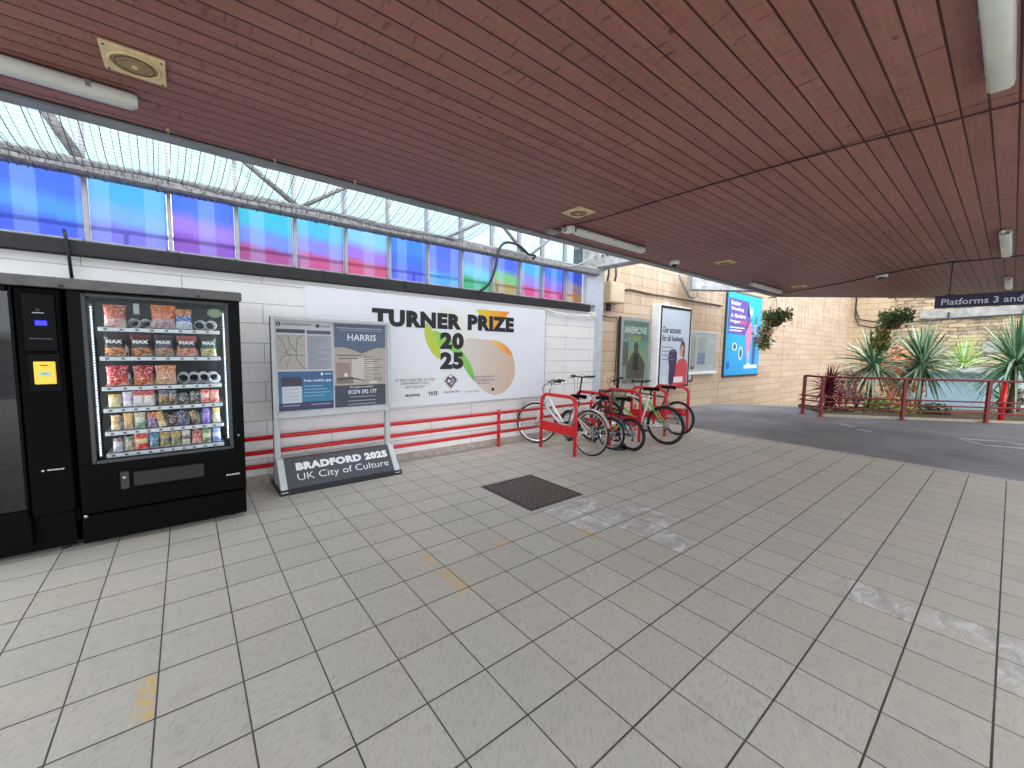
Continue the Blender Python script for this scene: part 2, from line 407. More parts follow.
# asphalt: level apron, then a ramp falling away behind the railing line
nrm = Vector((0.76, 0.65, 0)); P1 = Vector((12.39, 3.3, 0)); S0 = nrm.dot(P1)+1.3
def ramp_z(x, y):
    s_ = nrm.x*x+nrm.y*y-S0
    return -0.105*max(0.0, s_)
mb = MB(); N = 40; vs = []; fs = []
xs = [8.02+(34-8.02)*i/N for i in range(N+1)]; ys = [-22+(5.7+22)*j/N for j in range(N+1)]
for y in ys:
    for x in xs: vs.append((x, y, ramp_z(x, y)))
for j in range(N):
    for i in range(N): fs.append((j*(N+1)+i, j*(N+1)+i+1, (j+1)*(N+1)+i+1, (j+1)*(N+1)+i))
mb.add(vs, fs, MATA, True)
mb.box((8.02, -22, -0.5), (12, 5.68, -0.02), MATA)
struct(mb, 'asphalt_forecourt')
mb = MB(); mb.box((8.02, 5.0, 0), (12.6, 5.62, 0.0), MATA)
mb = MB(); mb.box((-40, -40, -0.4), (60, -8, -0.14), MATA); mb.box((-40, -8, -0.4), (-7, 30, -0.14), MATA); mb.box((34, -8, -4), (60, 30, -3.5), MATA); struct(mb, 'ground')

# white painted block wall with the dark sill beam above it
mb = MB(); mb.box((-7, WY, 0), (6.22, WY+0.3, 2.27), WHITEBLK)
struct(mb, 'wall_left'); mb = MB(); mb.box((-7, WY-0.03, 0), (6.2, WY, 0.09), M('dirty_plinth_render', (176, 166, 156), 0.8, var=0.15))
struct(mb, 'baseboard_left')
mb = MB(); mb.bbox((-7, WY-0.05, 2.265), (6.02, WY+0.3, 2.40), M('black_flashing', (34, 33, 37), 0.6, var=0.25, scale=5), 0.012)
for x in (-0.02, 1.28, 2.28, 3.9): mb.box((x, WY-0.056, 2.26), (x+0.012, WY-0.04, 2.405), M('flashing_lap', (20, 20, 22), 0.6))
struct(mb, 'trim_2')
PBLUE = M('pale_grey_blue_paint', (190, 197, 208), 0.5, var=0.07, scale=5)
mb = MB(); mb.box((5.93, WY-0.01, 2.40), (6.2, WY+0.3, 3.12), PBLUE); mb.box((6.2, WY-0.01, 0), (6.43, WY+0.4, 3.12), PBLUE); mb.box((5.93, WY, 3.1), (6.5, WY+0.35, 4.4), M('weathered_concrete', (150, 150, 148), 0.8, var=0.25, scale=6))
struct(mb, 'corner_column')
# cross beams carrying the canopy
CONC = M('painted_concrete_beam', (176, 178, 182), 0.7, var=0.22, scale=7)
mb = MB(); mb.bbox((6.2, 3.6, 3.12), (6.5, 5.66, 3.55), CONC, 0.01)
for q in range(3): mb.cyl((6.19, 5.0-0.1*q, 3.3), (6.19, 5.0-0.1*q, 3.33), 0.02, DGREY)
struct(mb, 'roof_beam')
mb = MB()
a = Vector((10.02, 5.22, 3.12)); d = Vector((0.80, -0.60, 0)); nn = Vector((0.6, 0.8, 0))
pts = [a, a+d*3.6, a+d*3.6+nn*0.3, a+nn*0.3]
mb.prism(pts, (0, 0, 0.5), CONC); struct(mb, 'roof_beam')

# tan brick wall
mb = MB(); mb.box((6.43, 5.65, -0.1), (27.6, 5.95, 8.0), TANBLK)
for x in (12.75, 18.05, 23.0): mb.box((x-0.012, 5.648, -1.6), (x+0.012, 5.66, 8.0), M('movement_joint_mastic', (150, 128, 108), 0.8))
mb.box((12.0, 5.65, -2.6), (27.6, 5.95, -0.1), TANBLK)
struct(mb, 'wall_back')
mb = MB(); mb.box((27.6, 3.9, -3), (28.2, 5.95, 8.0), mat_blocks('tan_brick_return', (196, 172, 142), (204, 182, 152), (150, 122, 96), axis='Y', h=0.3, w=0.9, ms=0.01, dirty=0.3, dirtc=(170, 150, 126))); struct(mb, 'wall_end')
mb = MB(); mb.box((27.9, -22, -3), (28.6, 3.9, 9.0), STONE)
SB = M('grey_stone_band', (158, 158, 156), 0.85, var=0.2, scale=4)
mb.box((27.8, -22, 3.35), (27.9, 3.0, 3.75), SB)
mb.box((27.82, -22, 1.75), (27.9, 0.9, 2.25), SB)
struct(mb, 'wall_right')
# long cable / pipe on the stone wall
mb = MB(); mb.tube([(27.75, 3.9, 3.1), (27.75, 3.2, 3.2), (27.75, 1.5, 3.33), (27.75, -3, 3.5), (27.75, -12, 3.9)], 0.035, DGREY, 6)
for y in (2.0, -0.2, -2.2, -4): mb.box((27.72, y, 3.3), (27.8, y+0.08, 3.6), DGREY)
tag(mb.build('wall_pipe'), 'long dark service pipe clipped along the sandstone wall at the back', 'pipe')
mb = MB()
for o_, zz, lb in ((0, 0, 'upper dark cable looping down the far corner where tan brick meets stone'), (0.25, -0.3, 'lower dark cable looping down the far corner where tan brick meets stone')):
    mb = MB(); mb.tube([(27.5, 5.4, 6.0), (27.5, 5.38, 3.9-0.2*o_+zz), (27.5, 5.2, 3.4+zz), (27.5, 4.6, 3.25+zz), (27.52, 4.0, 3.45+zz), (27.53, 3.7, 3.6)], 0.035, DGREY, 6)
    tag(mb.build('corner_cable'), lb, 'cable')

# clerestory: coloured panes with a steel chord and clear panes above
BARS = [-1.62, -1.13, -0.628, -0.066, 0.472, 1.019, 1.571, 2.121, 2.677, 3.226, 3.79, 4.343, 4.858, 5.42, 5.93]
BARS = [-3.2, -2.7, -2.15, -1.66, -1.17] + BARS[2:]
# film colours: columns of (top, middle, bottom) for each bay, left to right
FILM = {
 4: [(190, 120, 235), (120, 130, 240), (150, 110, 225)],
 5: [(70, 120, 245), (92, 170, 250), (84, 110, 235)],
 6: [(80, 190, 245), (150, 190, 245), (160, 140, 235)],
 7: [(84, 130, 250), (190, 140, 235), (175, 90, 205)],
 8: [(60, 205, 215), (150, 160, 240), (205, 70, 150)],
 9: [(84, 205, 235), (170, 150, 235), (225, 84, 150)],
 10: [(160, 215, 245), (190, 130, 225), (235, 90, 130)],
 11: [(50, 150, 245), (70, 120, 240), (120, 120, 240)],
 12: [(96, 120, 245), (120, 130, 240), (110, 190, 240)],
 13: [(160, 170, 245), (150, 215, 235), (80, 200, 120)],
 14: [(90, 110, 235), (150, 205, 120), (215, 180, 70)],
 15: [(84, 190, 235), (180, 150, 230), (240, 80, 140)],
 16: [(50, 140, 240), (170, 120, 225), (240, 84, 150)],
 17: [(50, 90, 225), (190, 150, 150), (235, 170, 60)],
}
def film(i, cols, x0, w):
    mt, nt, b = blank('coloured_film_%s' % i); nt.n.remove(b); out = nt.n['Material Output']
    o = nt.obj(); x, y, z = nt.sep(o)
    fx = nt.m('DIVIDE', nt.m('SUBTRACT', x, x0), w)
    fz = nt.m('DIVIDE', nt.m('SUBTRACT', z, 2.4), 0.55)
    # stepped vertical blocks and soft horizontal bands
    st = nt.m('MULTIPLY', nt.m('SUBTRACT', nt.m('FRACT', nt.m('MULTIPLY', nt.m('FLOOR', nt.m('MULTIPLY', fx, 3.0)), 0.37)), 0.4), 0.12)
    f2 = nt.m('ADD', fz, st)
    c = nt.ramp(f2, [(0.1, S(*cols[2])), (0.3, S(*cols[2])), (0.42, S(*cols[1])), (0.58, S(*cols[1])), (0.78, S(*cols[0])), (1.0, S(*cols[0]))])
    c = nt.mix(nt.m('MULTIPLY', nt.m('GREATER_THAN', nt.m('FRACT', nt.m('ADD', nt.m('MULTIPLY', fx, 1.5), 0.3*(i % 3))), 0.62), 0.3), c, S(210, 225, 250))
    c = nt.mix(0.34, c, S(214, 232, 252))
    tr = nt.new('ShaderNodeBsdfTransparent'); nt.l.new(nt.mix(0.5, c, nt.mix(1.0, c, S(150, 150, 150), 'MULTIPLY')), tr.inputs[0])
    tl = nt.new('ShaderNodeBsdfTranslucent'); nt.l.new(c, tl.inputs[0])
    gl = nt.new('ShaderNodeBsdfGlossy'); gl.inputs['Roughness'].default_value = 0.08
    m1 = nt.new('ShaderNodeMixShader'); m1.inputs[0].default_value = 0.35; nt.l.new(tr.outputs[0], m1.inputs[1]); nt.l.new(tl.outputs[0], m1.inputs[2])
    m2 = nt.new('ShaderNodeMixShader'); m2.inputs[0].default_value = 0.05; nt.l.new(m1.outputs[0], m2.inputs[1]); nt.l.new(gl.outputs[0], m2.inputs[2])
    nt.l.new(m2.outputs[0], out.inputs[0]); return mt
CLEAR = glass('clear_window_glass', (190, 204, 206), 0.05)
BARM = M('galvanised_glazing_bar', (172, 172, 178), 0.5, 0.2, var=0.1)
for i in range(len(BARS)-1):
    x0, x1 = BARS[i], BARS[i+1]
    root = bpy.data.objects.new('window_%d' % (i+1), None); COL.objects.link(root); root.location = (x0, WY+0.08, 2.4); root['kind'] = 'structure'
    root['label'] = 'clerestory window bay with a coloured film lower pane'; ORIG[root] = Vector((x0, WY+0.08, 2.4))
    cols = FILM.get(i+1, [(90, 130, 240), (140, 140, 240), (160, 110, 220)])
    mb = MB()
    fm = film(i, cols, x0-x0, x1-x0)
    mb.box((x0+0.02, WY+0.09, 2.41), (x1-0.02, WY+0.096, 2.99), fm); o = mb.build('coloured_pane', root)
    # the film shader works in the pane's own frame: shift it
    for nd in fm.node_tree.nodes:
        if nd.type == 'TEX_COORD': tcn = nd
    mp = fm.node_tree.nodes.new('ShaderNodeMapping'); mp.inputs['Location'].default_value = (0, 0, 2.4)
    lk = [l for l in fm.node_tree.links if l.from_node == tcn]
    for l in lk:
        fm.node_tree.links.new(mp.outputs[0], l.to_socket)
    fm.node_tree.links.new(tcn.outputs['Object'], mp.inputs[0])
    mb = MB(); mb.box((x0+0.02, WY+0.09, 3.06), (x1-0.02, WY+0.096, 4.5), CLEAR); mb.build('clear_pane', root)
    mb = MB(); mb.box((x0-0.016, WY+0.03, 2.4), (x0+0.016, WY+0.13, 4.5), BARM); mb.box((x0-0.03, WY+0.05, 2.4), (x1, WY+0.12, 2.43), BARM)
    mb.build('glazing_bar', root)
mb = MB(); mb.box((-3.2, WY+0.0, 4.46), (6.4, WY+0.3, 4.6), GREYM); struct(mb, 'trim_3')
# steel chord with diagonals in front of the glazing
MESHY = M('flaking_grey_steel', (136, 134, 136), 0.6, 0.1, var=0.25, scale=22)
mb = MB(); mb.bbox((-3.2, WY-0.1, 2.955), (6.2, WY+0.05, 3.08), MESHY, 0.02)
for p, q, r_ in (((38, 100), (82, 163), 0.045), ((243, 160), (299, 208), 0.03), ((299, 208), (345, 187), 0.026), ((440, 212), (372, 190), 0.0), ((479, 223), (444, 239), 0.024), ((503, 226), (525, 254), 0.028), ((529, 256), (549, 240), 0.024)):
    if r_ == 0: continue
    a = at(p[0], p[1], WY-0.04); b_ = at(q[0], q[1], WY-0.04)
    if a.z < b_.z: a, b_ = b_, a
    dd = (a-b_).normalized(); a = a+dd*max(0, (3.9-a.z)/max(dd.z, .2))*0.6
    mb.tube([a, b_], r_, MESHY, 6)
mb.build('truss_chord')['kind'] = 'structure'
# handrail of the walkway outside, showing through the film
mb = MB()
mb.tube([(-4, WY+0.35, 2.60), (6, WY+0.35, 2.60)], 0.022, WPAINT, 8)
for k in range(7): mb.tube([(-3.4+1.5*k, WY+0.35, 2.1), (-3.4+1.5*k, WY+0.35, 2.60)], 0.02, WPAINT, 6)
tag(mb.build('outside_handrail'), 'pale walkway handrail outside, seen through the coloured window film', 'railing')

# canopy ceiling: boards, metal edge strip
CE = 3.0
dg = Vector((0.731, -0.682, 0)); cx, cy = 11.83, 3.83
yb = -2.6
far = Vector((cx, cy, 0))+dg*((cy-yb)/0.682)
poly = [(-2.9, yb, CE), (far.x, yb, CE), (cx, cy, CE), (-2.9, cy, CE)]
mb = MB(); mb.prism(poly, (0, 0, 0.12), MATB); struct(mb, 'ceiling')
EDG = M('grey_aluminium_edge_strip', (138, 140, 142), 0.5, 0.2, var=0.12, scale=5)
mb = MB(); mb.box((-2.9, 3.86, 2.985), (11.9, 3.99, 3.3), EDG); mb.box((-2.9, 3.825, 3.0), (11.9, 3.865, 3.05), INK)
ed = Vector((cx, cy, 0)); en = Vector((0.682, 0.731, 0))
pts = [ed+en*0.03+Vector((0, 0, 2.985)), ed+dg*9.4+en*0.03+Vector((0, 0, 2.985)), ed+dg*9.4+en*0.12+Vector((0, 0, 2.985)), ed+en*0.12+Vector((0, 0, 2.985))]
mb.prism(pts, (0, 0, 0.33), EDG)
struct(mb, 'trim_4')
mb = MB(); mb.prism([(-2.9, yb, 3.125), (far.x, yb, 3.125), (cx, cy, 3.125), (-2.9, cy, 3.125)], (0, 0, 0.18), DGREY); struct(mb, 'canopy_roof')

# bird netting between the canopy edge and the chord
NETM = M('black_netting_cord', (74, 76, 80), 0.8, var=0.1)
mb = MB(); rr = random.Random(3)
def netp(s_, t):
    "s along the wall 0..1, t from canopy edge 0 to chord 1"
    x = -2.6+5.5*s_
    sag = 0.10*math.sin(PI*t)
    x2 = x+0.05*t*math.sin(9*s_)
    return Vector((x2, 3.99+(WY-0.14-3.99)*t, 3.03-0.02*t-sag+0.015*math.sin(25*s_+3*t)))
NS = 120
for i in range(NS+1):
    s_ = i/NS+rr.uniform(-0.003, 0.003)
    mb.tube([netp(s_, t/8) for t in range(9)], 0.0032 if i % 2 == 0 else 0.0018, NETM, 3, cap=False)
for j in range(1, 24):
    mb.tube([netp(s_/60, j/24) for s_ in range(61)], 0.0014, NETM, 3, cap=False)
tag(mb.build('bird_netting'), 'fine dark bird netting stretched from the canopy edge to the steel chord', 'netting', kind='stuff')
mb = MB(); pts = []
for i in range(900):
    s_ = i/899; an = 2*PI*i/6.3+rr.uniform(-.5, .5)
    pts.append((-2.8+7.2*s_, WY-0.03+0.085*math.cos(an), 3.015+0.075*math.sin(an)+rr.uniform(-.012, .012)))
mb.tube(pts, 0.003, NETM, 3, cap=False)
pts2 = [(-2.8+7.2*i/899, WY-0.03+0.085*math.cos(-2*PI*i/4.3), 3.015+(0.07+rr.uniform(-.02, .02))*math.sin(-2*PI*i/4.3)) for i in range(900)]
mb.tube(pts2, 0.003, NETM, 3, cap=False)
tag(mb.build('gathered_netting'), 'spare netting wound around the grey steel chord over the coloured windows', 'netting', kind='stuff')
BRASS = M('dull_brass', (176, 160, 120), 0.4, 0.6)
for k, (x, y_, lab) in enumerate(((168, 130, 'small brass net hook on the canopy edge above the snack machine, leftmost of three'), (275, 160, 'small brass net hook on the canopy edge above the information stand, middle one of three'), (355, 181, 'small brass net hook on the canopy edge above the billboard, rightmost of three'))):
    p = atZ(x, y_, 2.97)
    t = thing('net_hook', lab, 'hook', (p.x, p.y, 2.985), group='net hooks on the canopy edge')
    mb = MB(); mb.cyl((p.x, p.y, 2.985), (p.x, p.y, 2.965), 0.012, BRASS, 8); mb.build('base', t)
    mb = MB(); mb.ring((p.x, p.y, 2.952), (1, 0, 0), 0.014, 0.004, BRASS, 14, 6); mb.build('eye', t)

# ------------------------------------------------------------------ ceiling fittings
def lamp(x0, x1, y, lab, on=False, zb=2.925):
    t = thing('ceiling_lamp', lab, 'light', ((x0+x1)/2, y, 3.0), group='fluorescent batten lights under the canopy')
    mb = MB(); mb.bbox((x0+0.02, y-0.03, 2.965), (x1-0.02, y+0.03, 2.999), DGREY, 0.004); mb.build('mounting_tray', t)
    mb = MB()
    prof = [(-0.044, 0.0), (-0.05, -0.02), (-0.046, -0.055), (-0.03, -0.068), (0.03, -0.068), (0.046, -0.055), (0.05, -0.02), (0.044, 0.0)]
    vs = []
    for xx, k in ((x0, 0.72), (x0+0.03, 1), (x1-0.03, 1), (x1, 0.72)): vs += [(xx, y+a*k, 2.985+b_*k) for a, b_ in prof]
    fs = []
    for i in range(3):
        for j in range(8): fs.append((i*8+j, i*8+(j+1) % 8, i*8+8+(j+1) % 8, i*8+8+j))
    fs += [tuple(range(8)), tuple(range(31, 23, -1))]
    mb.add(vs, fs, DIFF, True); mb.build('diffuser', t)
    for xx in (x0+0.2, x0+(x1-x0)*0.5, x1-0.2):
        for s_ in (-1, 1): mb = MB(); mb.box((xx-0.012, y+s_*0.054, 2.95), (xx+0.012, y+s_*0.048, 2.985), STEEL); mb.build('clip', t)
    return t
DIFF = M('unlit_prismatic_diffuser', (206, 210, 202), 0.3, var=0.05, scale=5)
lamp(-1.72, -0.16, 3.40, 'long unlit batten light above the vending machines at the upper left')
lamp(3.68, 5.12, 3.41, 'long unlit batten light on the ceiling above the white bicycle')
lamp(9.10, 10.75, 3.49, 'long unlit batten light on the ceiling near the far corner of the canopy')
lamp(1.9, 3.40, 0.150, 'large unlit batten light overhead at the upper right, nearest the camera')
lamp(7.35, 8.95, 0.165, 'unlit batten light on the ceiling above the hanging platform sign')
lamp(11.6, 13.2, 0.165, 'distant unlit batten light partly hidden behind the hanging platform sign')
mb = MB()
def speaker(x, y, lab):
    t = thing('ceiling_speaker', lab, 'speaker', (x, y, 3.0), group='square speakers flush in the boarded ceiling')
    mb = MB(); mb.bbox((x-0.125, y-0.13, 2.984), (x+0.125, y+0.13, 3.0), CREAM, 0.004); mb.ring((x, y, 2.983), (0, 0, 1), 0.1, 0.007, CREAM, 32, 6)
    mb.build('plate', t)
    mb = MB(); vs = [(x, y, 2.974)]; fs = []
    SPK = M('brown_speaker_mesh', (150, 130, 98), 0.7, var=0.2, scale=120, bump=0.6)
    for ri, (r_, z) in enumerate(((0.05, 2.977), (0.093, 2.983))):
        for j in range(32): vs.append((x+r_*math.cos(2*PI*j/32), y+r_*math.sin(2*PI*j/32), z))
    for j in range(32):
        fs.append((0, 1+(j+1) % 32, 1+j)); fs.append((1+j, 1+(j+1) % 32, 33+(j+1) % 32, 33+j))
    mb.add(vs, fs, SPK, True)
    for r_ in (0.03, 0.055, 0.078): mb.ring((x, y, 2.979), (0, 0, 1), r_, 0.0022, DGREY, 28, 4)
    mb.sphere((x, y, 2.974), 0.014, CREAM, 8, 6, sc=(1, 1, .5)); mb.build('grille', t)
    for a in (-.108, .108):
        for c in (-.112, .112): mb = MB(); mb.cyl((x+a, y+c, 2.985), (x+a, y+c, 2.981), 0.006, DGREY, 8); mb.build('screw', t)
speaker(-0.145, 3.02, 'cream square ceiling speaker at the upper left above the vending machines')
speaker(3.31, 3.02, 'cream square ceiling speaker above the billboard text')
speaker(6.87, 3.05, 'cream square ceiling speaker above the posters on the tan brick wall')
speaker(10.4, 3.03, 'cream square ceiling speaker closest to the far canopy edge')
def dome(x, y, lab):
    t = thing('dome_camera', lab, 'camera', (x, y, 3.0))
    mb = MB(); mb.cyl((x, y, 3.0), (x, y, 2.94), 0.085, WHITE, 24, 0.07); mb.build('housing', t)
    mb = MB(); mb.sphere((x, y, 2.955), 0.055, M('smoked_dome', (40, 40, 44), 0.1), 20, 12); mb.build('dome', t)
dome(6.22, 3.56, 'small white dome security camera under the canopy edge beside the tan brick wall')
t = thing('ceiling_sensor', 'small white round sensor on the ceiling boards before the platform sign', 'sensor', (9.95, 1.62, 3.0))
mb = MB(); mb.cyl((9.95, 1.62, 3.0), (9.95, 1.62, 2.96), 0.09, WHITE, 24, 0.085); mb.build('base', t)
mb = MB(); mb.sphere((9.95, 1.62, 2.955), 0.05, DGREY, 16, 10, sc=(1, 1, .8)); mb.build('lens', t)
t = thing('junction_box', 'small grey junction box on the ceiling beside the middle batten light', 'junction box', (3.6, 3.66, 3.0))
mb = MB(); mb.bbox((3.5, 3.61, 2.95), (3.62, 3.71, 3.0), GREYM, 0.008); mb.build('box', t)
mb = MB(); mb.cyl((3.62, 3.66, 2.975), (3.66, 3.5, 2.975), 0.008, GREYM, 8); mb.build('gland', t)
t = thing('emergency_fitting', 'white box fitting with round face at the left end of the middle batten light', 'junction box', (3.6, 3.45, 3.0))
mb = MB(); mb.bbox((3.55, 3.38, 2.925), (3.665, 3.5, 3.0), WHITE, 0.01); mb.build('box', t)
mb = MB(); mb.ring((3.547, 3.44, 2.955), (1, 0, 0), 0.022, 0.006, DGREY, 16, 6); mb.build('cable_entry', t)
mb = MB()
pts = [atZ(*p, 2.985) for p in ((784, 293), (812, 288.5), (845, 282.5), (879, 275), (905, 270), (928, 265.5), (950, 262.5), (985, 259.5), (1024, 255.5))]
mb.tube(pts, 0.009, INK, 6)
tag(mb.build('ceiling_cable'), 'black cable wandering across the ceiling boards above the platform sign', 'cable')
mb = MB(); mb.tube([atZ(*p, 2.985) for p in ((548, 232), (566, 226), (600, 219), (650, 203.5), (700, 188), (770, 167.7), (860, 143), (950, 121), (1024, 101.5), (1060, 92))], 0.006, M('brown_cable', (60, 26, 24), 0.6), 6)
tag(mb.build('ceiling_cable'), 'thin brown cable crossing the ceiling boards from the middle batten light', 'cable')

# ------------------------------------------------------------------ hanging platform sign
SX = 9.32
NAVY = M('navy_sign_enamel', (26, 27, 66), 0.35, var=0.04)
bl = at(935, 308.5, 1.0)
t = thing('platform_sign', 'dark navy hanging sign reading Platforms 3 and, in pale letters', 'sign', (SX, 0.2, 3.0))
mb = MB(); mb.bbox((SX-0.03, -0.75, 2.29), (SX+0.03, 0.85, 2.485), NAVY, 0.006); mb.build('board', t)
mb = MB(); mb.text('Platforms 3 and', (SX-0.034, 0.775, 2.335), (0, -1, 0), (0, 0, 1), 0.80, 0.094, M('pale_sign_lettering', (206, 210, 226), 0.4, var=0.02), 0.012); mb.build('lettering', t)
for yy in (0.70, -0.60):
    mb = MB(); mb.cyl((SX, yy, 2.485), (SX, yy, 2.999), 0.007, DGREY, 8); mb.box((SX-0.03, yy-0.04, 2.485), (SX+0.03, yy+0.04, 2.5), DGREY); mb.cyl((SX, yy, 2.985), (SX, yy, 3.0), 0.03, DGREY, 12); mb.build('hanger_rod', t)
# ================================================================== WALL FURNITURE
def zmap(mb, a, b_, c, d):
    "stretch the printed sheet's lower field from a..b_ to c..d"
    for p in mb.v:
        if p.z <= b_+1e-4: p.z = c+(p.z-a)*(d-c)/(b_-a)
        elif p.z < 1.45: p.z = d+(p.z-b_)*(1.45-d)/(1.45-b_) if b_ < 1.15 else p.z
# billboard
BY = 5.12
t = thing('billboard', 'large white art prize billboard with black title and green and peach swirls on white wall', 'billboard', (2.97, 5.15, 0.73))
BW = M('billboard_vinyl', (222, 226, 234), 0.4, var=0.015, scale=2)
mb = MB(); mb.bbox((1.085, BY, 0.72), (4.87, 5.15, 2.215), BW, 0.004); mb.build('panel', t)
mb = MB()
mb.box((1.085, BY-0.006, 0.715), (4.87, BY, 0.735), SILV); mb.box((4.86, BY-0.006, 0.72), (4.875, BY, 2.21), SILV)
mb.build('edge_trim', t)
def c5(x, y): return at(360+x/5.12, 290+y/5.12, BY-0.002)
def shade(name, a, b_, axis='Z', lo=0, hi=1):
    "printed ink that runs from colour a to colour b across the sheet"
    mt, nt, b = blank(name); x, y, z = nt.sep(nt.obj()); v = z if axis == 'Z' else x
    mr = nt.new('ShaderNodeMapRange'); nt.l.new(v, mr.inputs[0]); mr.inputs[1].default_value = lo; mr.inputs[2].default_value = hi
    nt.put(b.inputs['Base Color'], nt.mix(mr.outputs[0], S(*a), S(*b_))); b.inputs['Roughness'].default_value = 0.4; return mt
def smooth(pts, n=5):
    out = []; k = len(pts)
    for i in range(k):
        p0, p1, p2, p3 = [Vector(pts[(i+q) % k]) for q in (-1, 0, 1, 2)]
        for j in range(n):
            t_ = j/n
            out.append(0.5*((2*p1)+(p2-p0)*t_+(2*p0-5*p1+4*p2-p3)*t_*t_+(3*p1-p0-3*p2+p3)*t_**3))
    return out
bulb = [(545, 250), (600, 250), (660, 255), (720, 268), (765, 305), (788, 360), (793, 420), (780, 470), (745, 515), (700, 537), (655, 528), (615, 500), (585, 460), (560, 405), (535, 350), (520, 300)]
fade = [(400, 100), (470, 90), (520, 120), (560, 210), (640, 250), (560, 300), (500, 240), (430, 170)]
mb = MB()
mb.poly([c5(*p)+Vector((0, 0.0012, 0)) for p in smooth([(410, 95), (470, 92), (520, 130), (545, 200), (600, 245), (560, 300), (520, 300), (470, 200)])], M('print_pale_cream', (222, 222, 214), 0.4, var=0.01))
mb.poly([c5(*p)+Vector((0, 0.0006, 0)) for p in smooth(bulb)], shade('print_stone_to_peach', (204, 202, 198), (204, 172, 150), 'X', 0.2, 1.2))
mb.poly([c5(*p) for p in smooth([(665, 258), (715, 265), (760, 298), (780, 335), (740, 318), (700, 290)])], shade('print_orange', (236, 196, 110), (230, 140, 50), 'X', 0.7, 1.1))
mb.poly([c5(*p) for p in [(592, 98), (765, 112), (738, 150), (715, 175), (690, 205), (660, 190), (625, 145)]], shade('print_yellow_orange', (214, 204, 50), (232, 140, 40), 'X', 0.4, 0.95))
mb.poly([c5(*p) for p in smooth([(338, 172), (372, 210), (395, 255), (410, 300), (408, 352), (372, 325), (342, 270), (330, 220)])], shade('print_lime', (196, 206, 50), (178, 196, 60), 'Z', 0, 1))
mb.poly([c5(*p)-Vector((0, 0.0006, 0)) for p in smooth([(372, 212), (410, 215), (480, 265), (535, 330), (572, 395), (588, 466), (548, 420), (500, 345), (450, 300), (410, 300), (395, 250)])], shade('print_green', (96, 178, 80), (140, 196, 80), 'Z', 0.1, 0.9))
mb.build('printed_swirl', t)
mb = MB()
mb.text('TURNER', (1.85, BY-0.004, 1.800), XA, ZA, 1.32, 0.225, INK, 0.064)
mb.text('PRIZE', (3.275, BY-0.004, 1.805), XA, ZA, 0.885, 0.232, INK, 0.064)
mb.text('20', (2.817, BY-0.004, 1.515), XA, ZA, 0.395, 0.245, INK, 0.064)
mb.text('25', (2.817, BY-0.004, 1.228), XA, ZA, 0.39, 0.25, INK, 0.064)
mb.build('title_lettering', t)
mb = MB()
GR = M('grey_print', (96, 98, 106), 0.5, var=0.02)
def line_text(txt, p, q, h, mat, bold=0.0):
    mb = MB(); a = c5(*p)-Vector((0, .002, 0)); b_ = c5(*q); mb.text(txt, a, XA, ZA, b_.x-a.x, h, mat, bold); mb.build('print_line', t)
line_text('27 SEPT 2025-FEB 22 2026', (180, 470), (382, 470), 0.032, GR, .01)
line_text('CARTWRIGHT HALL', (208, 486), (355, 486), 0.032, GR, .01)
line_text('ART GALLERY', (232, 504), (332, 504), 0.032, GR, .01)
line_text('BRADFORD', (232, 548), (308, 548), 0.035, INK, .04)
line_text('TATE', (350, 541), (396, 541), 0.055, INK, .04)
line_text('BRADFORD 2025', (430, 528), (508, 526), 0.026, GR, .02)
line_text('CITY OF CULTURE', (540, 525), (612, 522), 0.022, GR, .01)
line_text('AN EXHIBITION AT', (588, 450), (690, 447), 0.028, GR, .01)
line_text('CARTWRIGHT HALL', (586, 468), (692, 464), 0.028, GR, .01)
line_text('ART GALLERY', (600, 482), (668, 480), 0.028, GR, .01)
mb = MB(); cpt = c5(680, 508); mb.prism([(cpt.x+0.03*math.cos(a*PI/3), BY-0.001, cpt.z+0.03*math.sin(a*PI/3)) for a in range(6)], (0, -0.002, 0), INK)
mb.build('print_mark', t)
mb = MB(); MAR = M('dark_plum_print', (66, 26, 62), 0.5); TANP = M('tan_print', (196, 170, 140), 0.5)
def outline(pts, w, mat):
    P = [c5(*p)-Vector((0, 0.001, 0)) for p in pts]
    for i in range(len(P)):
        a, b_ = P[i], P[(i+1) % len(P)]; d = (b_-a).normalized(); n_ = Vector((-d.z, 0, d.x))*w/2
        mb.poly([a+n_-d*w/2, b_+n_+d*w/2, b_-n_+d*w/2, a-n_-d*w/2], mat)
outline([(465, 506), (430, 466), (447, 445), (465, 432), (484, 445), (500, 462)], 0.012, TANP)
outline([(465, 494), (441, 466), (452, 448), (464, 458), (478, 446), (490, 462)], 0.022, MAR)
outline([(460, 478), (476, 462)], 0.02, MAR)
mb.build('heart_emblem', t)

# wall mounted red triple handrail
t = thing('wall_handrail', 'red three-bar handrail running low along the white block wall', 'railing', (2.3, 5.0, 0))
for z in (0.535, 0.378, 0.228):
    mb = MB(); mb.tube([(-1.9, 5.0, z), (6.1, 5.0, z)], 0.024, RED, 12); mb.build('rail', t)
for x in (-1.7, 3.79, 6.0):
    mb = MB(); mb.tube([(x, 5.0, 0), (x, 5.0, 0.58)], 0.027, RED, 12); mb.cyl((x, 5.0, .58), (x, 5.0, .59), 0.02, RED, 12); mb.build('post', t)

